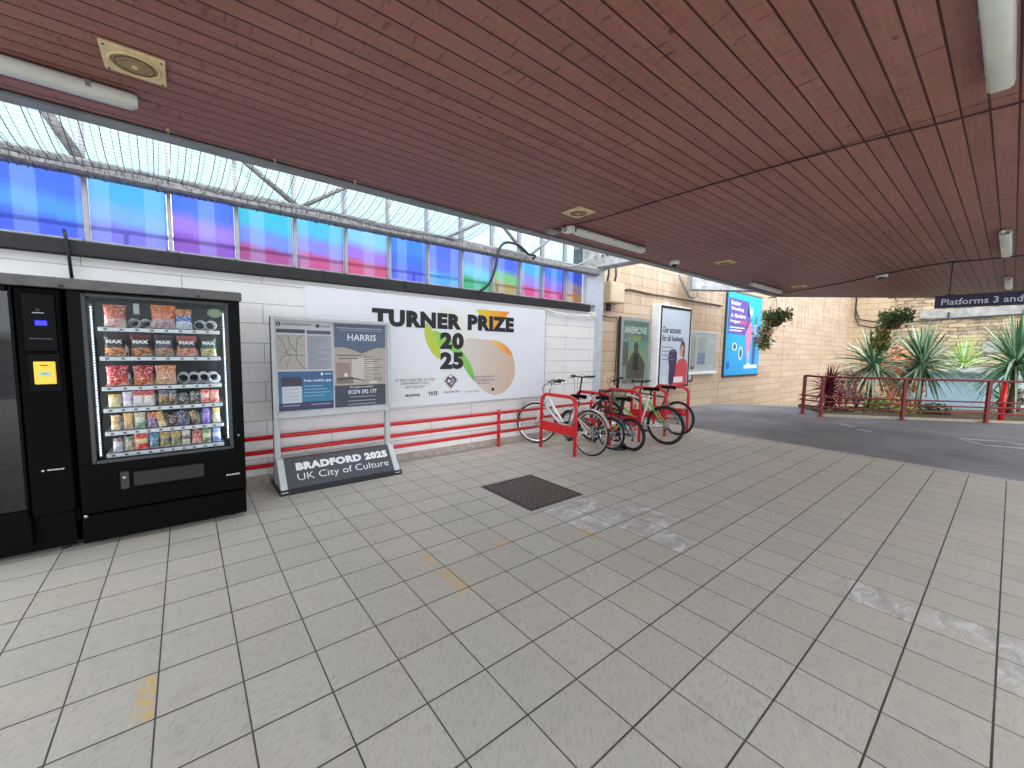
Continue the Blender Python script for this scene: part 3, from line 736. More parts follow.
# conduits and cables on the walls
mb = MB(); mb.tube([(-0.75, 5.08, 2.47), (-0.74, 5.07, 2.38), (-0.735, 5.09, 2.27), (-0.73, 5.12, 2.05)], 0.012, INK, 8)
tag(mb.build('wall_cable'), 'short black cable dropping over the dark sill beam above the snack machine', 'cable')
mb = MB(); mb.tube(smooth([tuple(at(x, y, 4.98)) for x, y in ((533, 259), (528, 254), (521, 247), (514, 243.5), (506, 242.5), (501, 246), (498.5, 252), (496.5, 262), (493, 275), (488, 285), (480, 291.5))], 4)[:-4], 0.02, INK, 8)
tag(mb.build('hanging_cable'), 'thick black cable looping from the steel chord down to the dark sill beam', 'cable')
mb = MB(); mb.tube([at(x, y, 4.95) for x, y in ((560, 264.5), (568, 266.5), (578, 265), (586, 261), (596, 254.5))], 0.014, GREYM, 8)
tag(mb.build('hanging_cable'), 'grey cable sagging from the steel chord to the concrete roof beam', 'cable')
mb = MB(); mb.tube([at(x, y, 5.11) for x, y in ((546, 309), (555, 312.5), (570, 315), (588, 316), (593, 315.5))], 0.012, WPAINT, 8); p = at(594, 315, 5.1); mb.bbox((p.x-0.03, 5.07, p.z-0.03), (p.x+0.03, 5.14, p.z+0.04), WHITE, .004)
tag(mb.build('wall_cable'), 'white cable sagging below the dark sill beam near the corner column', 'cable')
mb = MB(); mb.tube([(6.47, 5.6, 0.0), (6.47, 5.6, 3.1)], 0.04, M('brown_downpipe', (92, 62, 48), 0.5), 10); 
for z in (.6, 1.7, 2.7): mb.ring((6.47, 5.6, z), (0, 0, 1), 0.042, 0.01, DGREY, 14, 5)
tag(mb.build('downpipe'), 'brown downpipe in the corner between the grey column and the tan brick', 'pipe')
t = thing('junction_box', 'cream steel junction box high on the tan brick wall beside the column', 'junction box', (7.4, 5.65, 2.85))
a = at(607.5, 282.5, 5.45); b_ = at(616, 303, 5.45)
mb = MB(); mb.bbox((7.0, 5.42, 2.56), (7.5, 5.65, 3.0), M('cream_painted_box', (206, 186, 156), 0.5, var=.08), 0.01); mb.build('box', t)
mb = MB(); mb.bbox((7.02, 5.41, 2.58), (7.48, 5.42, 2.98), M('cream_box_lid', (214, 196, 166), 0.5), 0.004); mb.build('lid', t)
for x in (7.05, 7.3): mb = MB(); mb.tube([(x, 5.55, 3.0), (x-0.02, 5.5, 3.15), (x-0.05, 5.5, 3.5)], 0.022, DGREY, 8); mb.build('cable_tail', t)
mb = MB(); mb.cyl((7.2, 5.6, 2.4), (7.2, 5.6, 2.56), 0.05, DGREY, 10); mb.build('gland', t)
BW_ = 5.62
mb = MB(); mb.tube([at(x, y, BW_) for x, y in ((624, 290), (630, 289.5), (650, 294), (665, 296.3), (690, 300.5), (718, 305), (722, 306))], 0.022, M('dark_conduit', (84, 66, 54), 0.6), 8)
tag(mb.build('wall_conduit'), 'thin dark conduit running across the tan brick wall above the posters', 'cable')
mb = MB(); mb.tube([at(x, y, 5.5) for x, y in ((679, 274), (682, 282), (685.5, 291), (689, 296.5), (693, 297.8), (697, 295), (698, 291))], 0.035, GREYM, 8)
tag(mb.build('wall_conduit'), 'grey flexible pipe curling out under the canopy above the mobile poster', 'pipe')
mb = MB(); mb.tube([at(x, y, 5.6) for x, y in ((603, 316), (608, 317), (617, 317.5), (618, 322), (616.5, 350), (614.5, 385))], 0.014, M('dark_conduit', (84, 66, 54), 0.6), 8)
tag(mb.build('wall_conduit'), 'thin dark conduit dropping down the tan brick left of the film poster', 'cable')

# ------------------------------------------------------------------ posters on the tan brick wall
def corners(x0, yt0, x1, yt1, yb0, yb1, Y):
    a = at(x0, yt0, Y); b_ = at(x1, yt1, Y); c = at(x0, yb0, Y); d = at(x1, yb1, Y)
    return (a.x+c.x)/2, (b_.x+d.x)/2, (c.z+d.z)/2, (a.z+b_.z)/2
def frame(t, X0, X1, Z0, Z1, Yf, Yb, w, mat, back):
    mb = MB(); mb.bbox((X0, Yf+0.012, Z0), (X1, Yb, Z1), back, 0.006); mb.build('case', t)
    mb = MB()
    for a, c in (((X0, Yf, Z0), (X0+w, Yf+0.014, Z1)), ((X1-w, Yf, Z0), (X1, Yf+0.014, Z1)), ((X0+w, Yf, Z0), (X1-w, Yf+0.014, Z0+w)), ((X0+w, Yf, Z1-w), (X1-w, Yf+0.014, Z1))): mb.bbox(a, c, mat, 0.003)
    return mb.build('frame', t)
def rectp(mb, X0, Z0, X1, Z1, Y, mat): mb.add([(X0, Y, Z0), (X1, Y, Z0), (X1, Y, Z1), (X0, Y, Z1)], [(0, 1, 2, 3)], mat)
PG = {}
def pm(rgb, rough=0.45):
    k = tuple(rgb)
    if k not in PG: PG[k] = M('print_%d_%d_%d' % k, rgb, rough, var=0.02, scale=3)
    return PG[k]
# 1 film poster
X0, X1, Z0, Z1 = 7.63, 8.80, 0.70, 2.31
t = thing('film_poster', 'narrow poster case with a dim green film poster, nearest the column on the tan brick', 'poster', (8.2, 5.65, 0.7))
frame(t, X0, X1, Z0, Z1, 5.56, 5.65, 0.075, GREYM, DGREY)
mb = MB(); Y = 5.568; rectp(mb, X0+.07, Z0+.07, X1-.07, Z1-.07, Y, pm((160, 176, 160)))
rectp(mb, X0+.30, Z0+.5, X1-.12, Z1-.5, Y-.0006, shade('poster_green', (190, 190, 120), (120, 170, 158), 'Z', 0.5, 1.1))
rectp(mb, X0+.10, Z1-.52, X1-.10, Z1-.1, Y-.0008, pm((120, 142, 138)))
rectp(mb, X0+.08, Z0+.5, X0+.3, Z1-.55, Y-.0009, pm((104, 108, 110)))
mb.poly([(X0+a, Y-.0012, Z0+b_) for a, b_ in ((.25, .14), (.95, .14), (.98, .55), (.8, .72), (.66, .85), (.52, .85), (.38, .7), (.24, .5))], pm((104, 92, 84)))
mb.poly([(X0+.6+.09*math.cos(a*PI/5), Y-.0014, Z0+.93+.12*math.sin(a*PI/5)) for a in range(10)], pm((96, 84, 76)))
mb.poly([(X0+a, Y-.0016, Z0+b_) for a, b_ in ((.48, .4), (.72, .4), (.68, .78), (.52, .78))], pm((52, 46, 52)))
rectp(mb, X0+.09, Z0+.09, X1-.2, Z0+.2, Y-.0017, pm((150, 140, 124)))
mb.build('print', t)
mb = MB(); mb.text('ANEMONE', (X0+.12, Y-.002, Z1-.37), XA, ZA, .90, .17, pm((226, 230, 222)), .04); mb.build('title_lettering', t); mb = MB(); mb.text('A FILM', (X0+.28, Y-.002, Z1-.52), XA, ZA, .5, .1, pm((206, 196, 90)), .03); mb.build('lettering', t)
mb = MB(); mb.box((X0+.06, 5.561, Z0+.06), (X1-.06, 5.564, Z1-.06), glass('poster_glass', (240, 244, 244), 0.03)); mb.build('glass', t)
# 2 mobile account poster in a thick white light box
X0, X1, Z0, Z1 = 8.95, 10.42, 0.63, 2.66
t = thing('advert_lightbox', 'tall white advertising box with a person in a red jacket printed on pale blue', 'poster', (9.7, 5.65, 0.63))
mb = MB(); mb.bbox((X0-.02, 5.42, Z0-.02), (X1+.03, 5.65, Z1+.03), WPAINT, 0.02); mb.bbox((9.4, 5.5, Z1+.02), (9.46, 5.6, Z1+.09), WPAINT, .005); mb.build('case', t)
mb = MB()
for a, c in (((X0+.03, 5.405, Z0), (X0+.07, 5.42, Z1)), ((X1-.04, 5.405, Z0), (X1, 5.42, Z1)), ((X0+.07, 5.405, Z0), (X1-.04, 5.42, Z0+.05)), ((X0+.07, 5.405, Z1-.06), (X1-.04, 5.42, Z1))): mb.box(a, c, INK)
mb.build('frame', t)
mb = MB(); Y = 5.417; rectp(mb, X0+.06, Z0+.04, X1-.03, Z1-.05, Y, pm((190, 202, 216)))
mb.poly([(X0+a, Y-.001, Z0+b_*.76) for a, b_ in ((.62, .06), (1.40, .06), (1.40, .8), (1.30, .93), (1.12, .98), (.95, .92), (.8, .7), (.72, .4))], pm((206, 70, 84)))
mb.poly([(X0+a, Y-.0015, Z0+b_*.76) for a, b_ in smooth([(.5, .22), (.62, .06), (.75, .25), (.82, .6), (.86, .95), (.84, 1.2), (.68, 1.28), (.5, 1.22), (.44, .98), (.5, .7)])], pm((62, 50, 84)))
mb.poly([(X0+1.1+.13*math.cos(a*PI/8), Y-.0017, Z0+.95+.17*math.sin(a*PI/8)) for a in range(16)], pm((188, 150, 126)))
mb.poly([(X0+a, Y-.002, Z0+b_*.76) for a, b_ in smooth([(1.0, 1.3), (1.02, 1.48), (1.12, 1.58), (1.22, 1.48), (1.24, 1.2), (1.2, .95), (1.14, 1.1), (1.18, 1.35), (1.08, 1.42)])], pm((96, 62, 44)))
rectp(mb, X0+.1, Z0+.1, X0+.42, Z0+.3, Y-.0018, pm((206, 216, 228)))
rectp(mb, X0+.74, Z0+.12, X0+1.2, Z0+.27, Y-.0022, pm((232, 220, 224)))
mb.build('print', t)
mb = MB(); DP = pm((58, 52, 72))
mb.text('Our account', (X0+.13, Y-.003, Z1-.66), XA, ZA, .86, .16, DP, .025); mb.build('headline', t); mb = MB(); mb.text('for all business', (X0+.13, Y-.003, Z1-.86), XA, ZA, 1.0, .15, DP, .025)
for k, w in enumerate((.5, .62, .45, .6)): rectp(mb, X0+.14, Z1-1.02-.1*k, X0+.14+w, Z1-1.0-.1*k, Y-.003, pm((120, 122, 140)))
mb.build('lettering', t)
# 3 map noticeboard
X0, X1, Z0, Z1 = 10.72, 12.34, 0.98, 2.12
t = thing('notice_case', 'wide silver notice case with white maps and timetables on the tan brick', 'noticeboard', (11.5, 5.65, .98))
frame(t, X0, X1, Z0, Z1, 5.57, 5.65, 0.07, SILV, GREYM)
mb = MB(); Y = 5.578; rectp(mb, X0+.06, Z0+.06, X1-.06, Z1-.06, Y, pm((216, 216, 216)))
rectp(mb, X0+.1, Z0+.12, X0+.36, Z1-.15, Y-.0008, pm((186, 182, 178))); rectp(mb, X0+.45, Z0+.2, X0+.98, Z1-.16, Y-.0008, pm((204, 208, 212)))
rectp(mb, X0+.48, Z0+.22, X0+.92, Z0+.55, Y-.0012, pm((140, 160, 196))); rectp(mb, X0+1.08, Z0+.14, X1-.12, Z1-.18, Y-.0008, pm((226, 226, 224)))
for k in range(10): rectp(mb, X0+.5, Z0+.6+.04*k, X0+.9-.05*(k % 3), Z0+.61+.04*k, Y-.0014, pm((150, 154, 160)))
for k in range(12): rectp(mb, X0+1.12, Z0+.2+.05*k, X0+1.4+.04*(k % 3), Z0+.212+.05*k, Y-.0014, pm((158, 160, 160)))
rectp(mb, X0+.1, Z0+.08, X0+.3, Z0+.16, Y-.0016, pm((90, 96, 110)))
mb.build('papers', t)
mb = MB(); mb.box((X0+.05, 5.571, Z0+.05), (X1-.05, 5.574, Z1-.05), glass('case_glass', (244, 247, 247), 0.025)); mb.build('glass', t)
mb = MB(); mb.bbox((X0-.03, 5.55, Z0-.06), (X1+.02, 5.6, Z0+.01), WPAINT, .005); mb.build('sill', t)
# small round notice
t = thing('small_notice', 'small blue and white round notice on the brick under the silver notice case', 'sign', (10.95, 5.65, .85))
mb = MB(); mb.bbox((10.75, 5.635, .7), (11.12, 5.65, .96), M('dark_blue_plate', (72, 74, 110), .5), .004); mb.build('plate', t)
mb = MB(); mb.cyl((10.94, 5.634, .84), (10.94, 5.63, .84), .09, WHITE, 24); mb.build('disc', t)
# 4 big blue poster
X0, X1, Z0, Z1 = 12.98, 15.62, 0.83, 3.42
t = thing('blue_poster', 'large cyan poster with a purple text panel and two standing people on the tan brick', 'poster', (14.3, 5.65, .83))
mb = MB(); mb.bbox((X0-.06, 5.6, Z0-.06), (X1+.02, 5.65, Z1+.04), DGREY, .006); mb.build('backing', t)
mb = MB(); Y = 5.595; mb.box((X0, Y, Z0), (X1, 5.6, Z1), shade('cyan_print', (30, 160, 226), (30, 190, 230), 'Z', 0, 2.6))
W_, H_ = X1-X0, Z1-Z0
def q(mb, pts, col, dy): mb.poly([(X0+a*W_, Y-dy, Z0+b_*H_) for a, b_ in pts], pm(col))
q(mb, [(.02, .50), (.52, .50), (.66, .70), (.58, .92), (.02, .93)], (104, 84, 180), .001)
q(mb, [(.02, .50), (.3, .50), (.3, .6), (.02, .62)], (84, 110, 200), .0014)
for cx_, cz_, sx_, sz_ in ((.24, .35, .07, .05), (.42, .27, .06, .085)):
    q(mb, [(cx_+sx_*math.cos(a*PI/8), cz_+sz_*math.sin(a*PI/8)) for a in range(16)], (206, 236, 246), .001)
    q(mb, [(cx_+sx_*.6*math.cos(a*PI/8), cz_+sz_*.68*math.sin(a*PI/8)) for a in range(16)], (70, 96, 130), .002)
q(mb, [(.66+.09*math.cos(a*PI/8), .80+.07*math.sin(a*PI/8)) for a in range(16)], (120, 222, 244), .001)
q(mb, [(.66+.05*math.cos(a*PI/8), .80+.04*math.sin(a*PI/8)) for a in range(16)], (216, 244, 250), .002)
# two printed figures
q(mb, smooth([(.60, .22), (.66, .22), (.70, .4), (.74, .56), (.70, .64), (.64, .66), (.58, .62), (.56, .5), (.58, .36)]), (236, 130, 172), .001)
q(mb, [(.62, .13), (.70, .13), (.70, .30), (.62, .30)], (160, 190, 236), .0015); q(mb, [(.61, .10), (.72, .10), (.72, .14), (.61, .14)], (226, 232, 246), .0018)
q(mb, [(.65+.035*math.cos(a*PI/6), .69+.03*math.sin(a*PI/6)) for a in range(12)], (150, 96, 90), .002)
q(mb, smooth([(.78, .14), (.84, .14), (.88, .4), (.9, .6), (.84, .68), (.78, .66), (.76, .5), (.77, .3)]), (70, 84, 150), .001)
q(mb, [(.78, .48), (.90, .48), (.90, .64), (.78, .66)], (150, 180, 220), .0016); q(mb, [(.84+.035*math.cos(a*PI/6), .71+.03*math.sin(a*PI/6)) for a in range(12)], (130, 90, 80), .002)
q(mb, [(.52, .16+-.085), (.92, .075), (.92, .02+.01), (.52, .03)], (38, 168, 230), .001)
q(mb, [(.54, .075), (.95, .08), (.95, .125), (.54, .12)], (226, 248, 250), .003)
q(mb, [(.08+.045*math.cos(a*PI/8), .12+.05*math.sin(a*PI/8)) for a in range(16)], (20, 96, 200), .002)
mb.build('print', t)
mb = MB(); WT = pm((238, 238, 250))
for k, (tx, w, z) in enumerate((('Better', .27, .85), ('Working', .36, .775), ('A Modern', .42, .70), ('Project', .28, .625))):
    mb = MB(); mb.text(tx, (X0+.08*W_, Y-.004, Z0+z*H_), XA, ZA, w*W_, .055*H_, WT, .05); mb.build('headline', t)
mb = MB(); mb.text('2025', (X0+.37*W_, Y-.004, Z0+.625*H_), XA, ZA, .17*W_, .055*H_, pm((230, 100, 120)), .05); mb.build('headline', t, 'pink year number'); mb = MB()
for k, w in enumerate((.42, .34)): mb.build('lettering', t) if k else None; mb = MB(); rectp(mb, X0+.07*W_, Z0+(.575-.035*k)*H_, X0+(.07+w)*W_, Z0+(.59-.035*k)*H_, Y-.004, WT)
mb.build('lettering', t)

# ------------------------------------------------------------------ free-standing information sign
IY = 4.84
t = thing('information_stand', 'grey metal information stand with two posters over a sloped black base reading Bradford 2025', 'sign', (1.33, 4.82, 0))
FX0, FX1, FZ0, FZ1 = 0.69, 1.965, 0.755, 1.835
for x in (0.72, 1.93):
    mb = MB(); mb.bbox((x-0.03, IY-0.01, 0.02), (x+0.03, IY+0.05, FZ1), SILV, 0.006); mb.build('post', t)
mb = MB()
for a, c in (((FX0, IY-.035, FZ0), (FX0+.04, IY+.05, FZ1)), ((FX1-.04, IY-.035, FZ0), (FX1, IY+.05, FZ1)), ((FX0+.04, IY-.035, FZ0), (FX1-.04, IY+.05, FZ0+.05)), ((FX0+.04, IY-.035, FZ1-.04), (FX1-.04, IY+.05, FZ1))): mb.bbox(a, c, SILV, 0.004)
mb.build('frame', t)
mb = MB(); mb.box((FX0+.03, IY-.012, FZ0+.04), (FX1-.03, IY+.03, FZ1-.03), M('pale_grey_backing', (186, 190, 192), .5)); mb.build('back_panel', t)
Y = IY-.013
def c3(x, y): return at(250+x/6.4, 300+y/6.4, Y)
def R3(mb, x0, y0, x1, y1, mat, dy=0.0005):
    a = c3((x0+x1)/2, y0); b_ = c3((x0+x1)/2, y1); l = c3(x0, (y0+y1)/2); r_ = c3(x1, (y0+y1)/2)
    rectp(mb, l.x, b_.z, r_.x, a.z, Y-dy, mat)
    return l.x, b_.z, r_.x, a.z
# local coordinates measured on the sheet
lx0, lx1 = c3(165, 300).x, c3(530, 400).x
mb = MB(); rectp(mb, lx0, .84, lx1, 1.80, Y, pm((196, 200, 204)))
W_ = lx1-lx0
def L(a): return lx0+a*W_
rectp(mb, L(.01), 1.665, L(.50), 1.705, Y-.001, pm((66, 74, 92))); rectp(mb, L(.53), 1.66, L(.97), 1.70, Y-.001, pm((84, 92, 116)))
rectp(mb, L(.01), 1.275, L(.50), 1.645, Y-.001, pm((176, 172, 164))); rectp(mb, L(.53), 1.275, L(.98), 1.645, Y-.001, pm((158, 164, 176)))
rr = random.Random(5); BK = pm((96, 94, 92))
def road(pts, w, mat=BK):
    P = [Vector((L(a*.49+.01), Y-.002, 1.275+.37*b_)) for a, b_ in pts]
    for i in range(len(P)-1):
        a, b_ = P[i], P[i+1]; d = (b_-a).normalized(); n_ = Vector((-d.z, 0, d.x))*w/2; mb.poly([a+n_, a-n_, b_-n_, b_+n_], mat)
road([(.05, .98), (.2, .8), (.3, .6), (.33, .45)], .006); road([(.4, .98), (.45, .75), (.6, .6), (.68, .5), (.66, .35), (.85, .12), (1, 0)], .007)
road([(.1, .25), (.25, .4), (.45, .42), (.7, .42), (1, .4)], .006); road([(.3, 0), (.38, .2), (.5, .45), (.33, .45), (.4, .6), (.6, .6)], .005)
road([(.68, .5), (.68, .7), (.7, .9), (.95, 1)], .005); road([(0, .55), (.2, .5), (.33, .45)], .004); road([(.7, .75), (1, .7)], .004)
for k in range(26):
    a, b_ = rr.random(), rr.random(); road([(a, b_), (min(1, a+rr.uniform(.03, .12)), min(1, max(0, b_+rr.uniform(-.08, .08))))], .003, pm((140, 136, 130)))
for k in range(14):
    z = 1.62-.0255*k; rectp(mb, L(.55), z-.006, L(.55+rr.uniform(.14, .4)), z, Y-.002, pm((120, 126, 142)))
mb.prism([(L(.05)+.022*math.cos(a*PI/10), Y-.001, 1.755+.022*math.sin(a*PI/10)) for a in range(20)], (0, -.001, 0), pm((50, 52, 64)))
mb.prism([(L(.73)+.02*math.cos(a*PI/10), Y-.001, 1.748+.02*math.sin(a*PI/10)) for a in range(20)], (0, -.001, 0), pm((60, 64, 84)))
mb.text('i', (L(.05)-.004, Y-.003, 1.742), XA, ZA, .008, .026, pm((226, 226, 226)), .04)
rectp(mb, L(.12), 1.745, L(.6), 1.765, Y-.001, pm((150, 156, 166))); rectp(mb, L(.78), 1.738, L(.97), 1.755, Y-.001, pm((150, 156, 166)))
mb.build('map_poster', t)
mb = MB(); rectp(mb, L(.02), .885, L(1.0), 1.215, Y-.001, shade('app_poster_blue', (44, 130, 172), (52, 92, 140), 'Z', .93, 1.18))
rectp(mb, L(.02), .885, L(1.0), .955, Y-.0015, pm((58, 56, 96)))
rectp(mb, L(.08), .95, L(.42), 1.1, Y-.002, pm((206, 212, 220))); mb.poly([(L(a), Y-.0022, z) for a, z in ((.07, 1.09), (.43, 1.09), (.43, 1.15), (.40, 1.17), (.1, 1.17), (.07, 1.15))], pm((56, 54, 72)))
for k in range(4): rectp(mb, L(.12), 1.065-.03*k, L(.36), 1.07-.03*k, Y-.003, pm((170, 176, 190)))
mb.text('Free mobile app', (L(.46), Y-.003, 1.118), XA, ZA, .5*W_, .03, pm((226, 236, 244)), .02)
for k, w in enumerate((.34, .42, .48, .38)): rectp(mb, L(.46), 1.085-.028*k, L(.46+w), 1.092-.028*k, Y-.003, pm((120, 184, 214)))
for k, (a, w) in enumerate(((.08, .3), (.58, .36))): rectp(mb, L(a), .925, L(a+w), .933, Y-.003, pm((170, 170, 200)))
mb.prism([(L(.79)+.013*math.cos(a*PI/10), Y-.002, 1.19+.013*math.sin(a*PI/10)) for a in range(20)], (0, -.001, 0), pm((220, 232, 242))); rectp(mb, L(.84), 1.184, L(.97), 1.196, Y-.002, pm((150, 190, 220)))
zmap(mb, .885, 1.215, .83, 1.255); mb.build('app_poster', t)
rx0, rx1 = c3(540, 400).x, c3(866, 400).x; W2 = rx1-rx0
def Rr(a): return rx0+a*W2
mb = MB(); rectp(mb, rx0, .885, rx1, 1.79, Y-.0005, pm((176, 166, 152)))
mb.poly([(Rr(a), Y-.001, z) for a, z in ((0, 1.79), (1, 1.79), (1, 1.52), (.85, 1.52), (.7, 1.495), (.52, 1.45), (.34, 1.495), (.18, 1.52), (0, 1.52))], pm((86, 102, 126)))
rectp(mb, Rr(0), .885, Rr(1), 1.10, Y-.001, pm((58, 66, 80)))
rectp(mb, Rr(.33), 1.14, Rr(.75), 1.4, Y-.0008, pm((198, 194, 184)))
rectp(mb, Rr(.03), 1.13, Rr(.3), 1.35, Y-.0009, pm((150, 134, 124))); rectp(mb, Rr(.03), 1.12, Rr(.35), 1.19, Y-.0012, pm((122, 112, 104)))
mb.poly([(Rr(a), Y-.0015, z) for a, z in ((.05, 1.16), (.3, 1.17), (.58, 1.14), (.58, 1.15), (.3, 1.19), (.05, 1.175))], pm((70, 62, 60)))
mb.prism([(Rr(.21)+.02*math.cos(a*PI/8), Y-.0015, 1.215+.025*math.sin(a*PI/8)) for a in range(16)], (0, -.0006, 0), pm((216, 212, 204)))
for k, w in enumerate((.48, .4)): rectp(mb, Rr(.04+.04*k), 1.425-.035*k, Rr(.04+w), 1.437-.035*k, Y-.002, pm((110, 100, 96)))
for k in range(13): rectp(mb, Rr(.56), 1.43-.024*k, Rr(.56+rr.choice((.06, .18, .28, .36))), 1.438-.024*k, Y-.002, pm((112, 104, 98)))
rectp(mb, Rr(.66), 1.11, Rr(.82), 1.15, Y-.002, pm((206, 202, 192)))
rectp(mb, Rr(.05), 1.738, Rr(.95), 1.745, Y-.002, pm((190, 200, 214))); rectp(mb, Rr(.1), 1.715, Rr(.92), 1.72, Y-.002, pm((170, 182, 200)))
zmap(mb, .885, 1.10, .83, 1.083); mb.build('tailor_poster', t, 'grey blue and beige poster headed Harris')
mb = MB(); LT = pm((222, 230, 238))
mb.text('HARRIS', (Rr(.25), Y-.003, 1.60), XA, ZA, .56*W2, .075, LT, .015)
mb.build('poster_title', t); mb = MB(); mb.text('01274 392 177', (Rr(.25), Y-.003, 1.01), XA, ZA, .56*W2, .042, LT, .025)
zmap(mb, .885, 1.10, .83, 1.083); mb.build('phone_number', t); mb = MB(); mb.text('Contact us today!', (Rr(.28), Y-.003, 1.066), XA, ZA, .46*W2, .024, LT, .01)
mb = mb_c = mb; zmap(mb, .885, 1.10, .83, 1.083); mb.build('contact_line', t); mb = MB()
for k, (a, w, z) in enumerate(((.28, .5, .985), (.24, .56, .945), (.24, .56, .91))): rectp(mb, Rr(a), z-.006, Rr(a+w), z, Y-.002, pm((168, 178, 190)))
zmap(mb, .885, 1.10, .83, 1.083); mb.build('poster_lettering', t)
# sloped base
P = lambda x: [(x, 4.57, 0.055), (x, 4.795, 0.315), (x, 4.86, 0.315), (x, 5.08, 0.055)]
mb = MB(); mb.prism([(.76, p[1], p[2]) for p in P(0)], (1.145, 0, 0), M('charcoal_base_panel', (72, 76, 86), .4, var=.05)); mb.build('base_panel', t)
mb = MB(); mb.box((0.69, 4.55, 0), (1.985, 5.1, 0.056), M('black_base_plinth', (24, 24, 28), .5)); mb.build('base_plinth', t)
for x in (0.70, 1.905):
    mb = MB(); mb.prism([(x, 4.545, 0.03), (x, 4.785, 0.33), (x, 4.87, 0.33), (x, 5.1, 0.03)], (0.062, 0, 0), M('silver_end_cap', (196, 200, 204), .4, var=.04)); mb.build('end_cap', t)
sl = Vector((0, .225, .26)).normalized(); nf = Vector((0, -.26, .225)).normalized()
def bs(x, k): return Vector((x, 4.57, .055))+sl*k+nf*.003
mb = MB(); mb.text('BRADFORD 2025', bs(.87, .195), XA, sl, 1.0, .092, WPAINT, .07); mb.text('UK City of Culture', bs(.87, .055), XA, sl, .985, .105, WPAINT, -.004); mb.build('base_lettering', t)

# ------------------------------------------------------------------ manhole
t = thing('manhole_cover', 'dark steel chequered access cover set in the paving before the billboard', 'manhole cover', (2.86, 3.18, 0))
MH = M('rusty_dark_steel', (60, 50, 48), .7, .1, var=.3, scale=30); MR = M('worn_tread_steel', (132, 114, 110), .5, .3, var=.2, scale=30)
mb = MB(); x0, x1, y0, y1 = 2.515, 3.22, 2.785, 3.585
mb.box((x0, y0, -.0), (x1, y1, .003), MH)
nx_, ny_ = 16, 18
for i in range(nx_):
    for j in range(ny_):
        a = x0+.02+(x1-x0-.04)*(i+.5)/nx_; c = y0+.02+(y1-y0-.04)*(j+.5)/ny_
        if (i+j) % 2: mb.box((a-.017, c-.006, .003), (a+.017, c+.006, .006), MR)
        else: mb.box((a-.006, c-.017, .003), (a+.006, c+.017, .006), MR)
mb.build('cover', t)
mb = MB()
for a, c in (((x0-.02, y0-.02, 0), (x1+.02, y0, .004)), ((x0-.02, y1, 0), (x1+.02, y1+.02, .004)), ((x0-.02, y0, 0), (x0, y1, .004)), ((x1, y0, 0), (x1+.02, y1, .004)), ((x0, (y0+y1)/2-.006, .003), (x1, (y0+y1)/2+.006, .0075))): mb.box(a, c, DGREY)
mb.build('frame', t)
for a, c in ((x0+.06, y0+.06), (x1-.06, y1-.06)): mb = MB(); mb.cyl((a, c, .004), (a, c, .009), .02, DGREY, 12); mb.build('lifting_key', t)
# ================================================================== VENDING MACHINES
MX0, MX1, MF, MBK, MH_ = -0.648, 0.378, 4.22, 5.02, 1.90
DG = glass('vending_glass', (250, 252, 253), 0.008)
LINER = M('dark_vending_liner', (14, 16, 19), .5, var=.05)
t = thing('snack_vending_machine', 'tall black snack vending machine with a lit glass front, right one of the pair', 'vending machine', ((MX0+MX1)/2, 4.62, 0))
GX0, GX1, GZ0, GZ1 = -0.555, 0.285, 0.64, 1.868
mb = MB()
mb.box((MX0, MF+.06, .06), (MX0+.03, MBK, MH_), BLK); mb.box((MX1-.03, MF+.06, .06), (MX1, MBK, MH_), BLK)
mb.box((MX0, MBK-.03, .06), (MX1, MBK, MH_), BLK); mb.box((MX0, MF+.06, MH_-.03), (MX1, MBK, MH_), BLK); mb.box((MX0+.02, MF+.06, .06), (MX1-.02, MBK-.02, .2), BLK)
mb.box((GX0-.02, MF+.62, .6), (GX1+.03, MF+.64, MH_-.01), LINER); mb.box((GX0-.04, MF+.06, .6), (GX0-.03, MF+.63, MH_-.04), M('steel_liner', (120, 128, 132), .4, .3)); mb.box((GX1+.02, MF+.06, .6), (GX1+.035, MF+.63, MH_-.04), M('steel_liner', (120, 128, 132), .4, .3))
mb.box((GX0-.03, MF+.06, .58), (GX1+.03, MF+.63, .6), LINER); mb.box((GX0-.03, MF+.06, MH_-.012), (GX1+.03, MF+.63, MH_-.008), LINER)
mb.build('cabinet', t)
mb = MB()
for a, c in (((MX0+.004, MF, .62), (GX0, MF+.055, MH_)), ((GX1, MF, .62), (MX1, MF+.055, MH_)), ((GX0, MF, GZ1), (GX1, MF+.055, MH_))): mb.bbox(a, c, BLKG, .008)
mb.bbox((MX0+.004, MF, .255), (MX1, MF+.055, GZ0), BLKG, .008)
mb.build('door', t)
mb = MB()
for a, c in (((GX0-.012, MF-.008, GZ0-.012), (GX0+.012, MF+.004, GZ1+.012)), ((GX1-.012, MF-.008, GZ0-.012), (GX1+.012, MF+.004, GZ1+.012)), ((GX0, MF-.008, GZ0-.012), (GX1, MF+.004, GZ0+.012)), ((GX0, MF-.008, GZ1-.012), (GX1, MF+.004, GZ1+.012))): mb.bbox(a, c, M('dark_grey_gasket', (52, 54, 58), .4), .003)
mb.build('window_frame', t)
mb = MB(); mb.box((GX0+.01, MF+.006, GZ0+.01), (GX1-.01, MF+.012, GZ1-.01), DG); mb.build('glass', t)
mb = MB(); mb.bbox((MX0+.004, MF+.006, .035), (MX1-.004, MF+.06, .245), BLK, .006); mb.build('kick_plate', t)
mb = MB(); mb.bbox((-.37, MF-.006, .40), (.10, MF+.004, .555), BLKG, .006); mb.bbox((-.35, MF-.014, .42), (.085, MF-.004, .535), M('flap_black', (11, 11, 12), .35), .004); mb.build('delivery_flap', t)
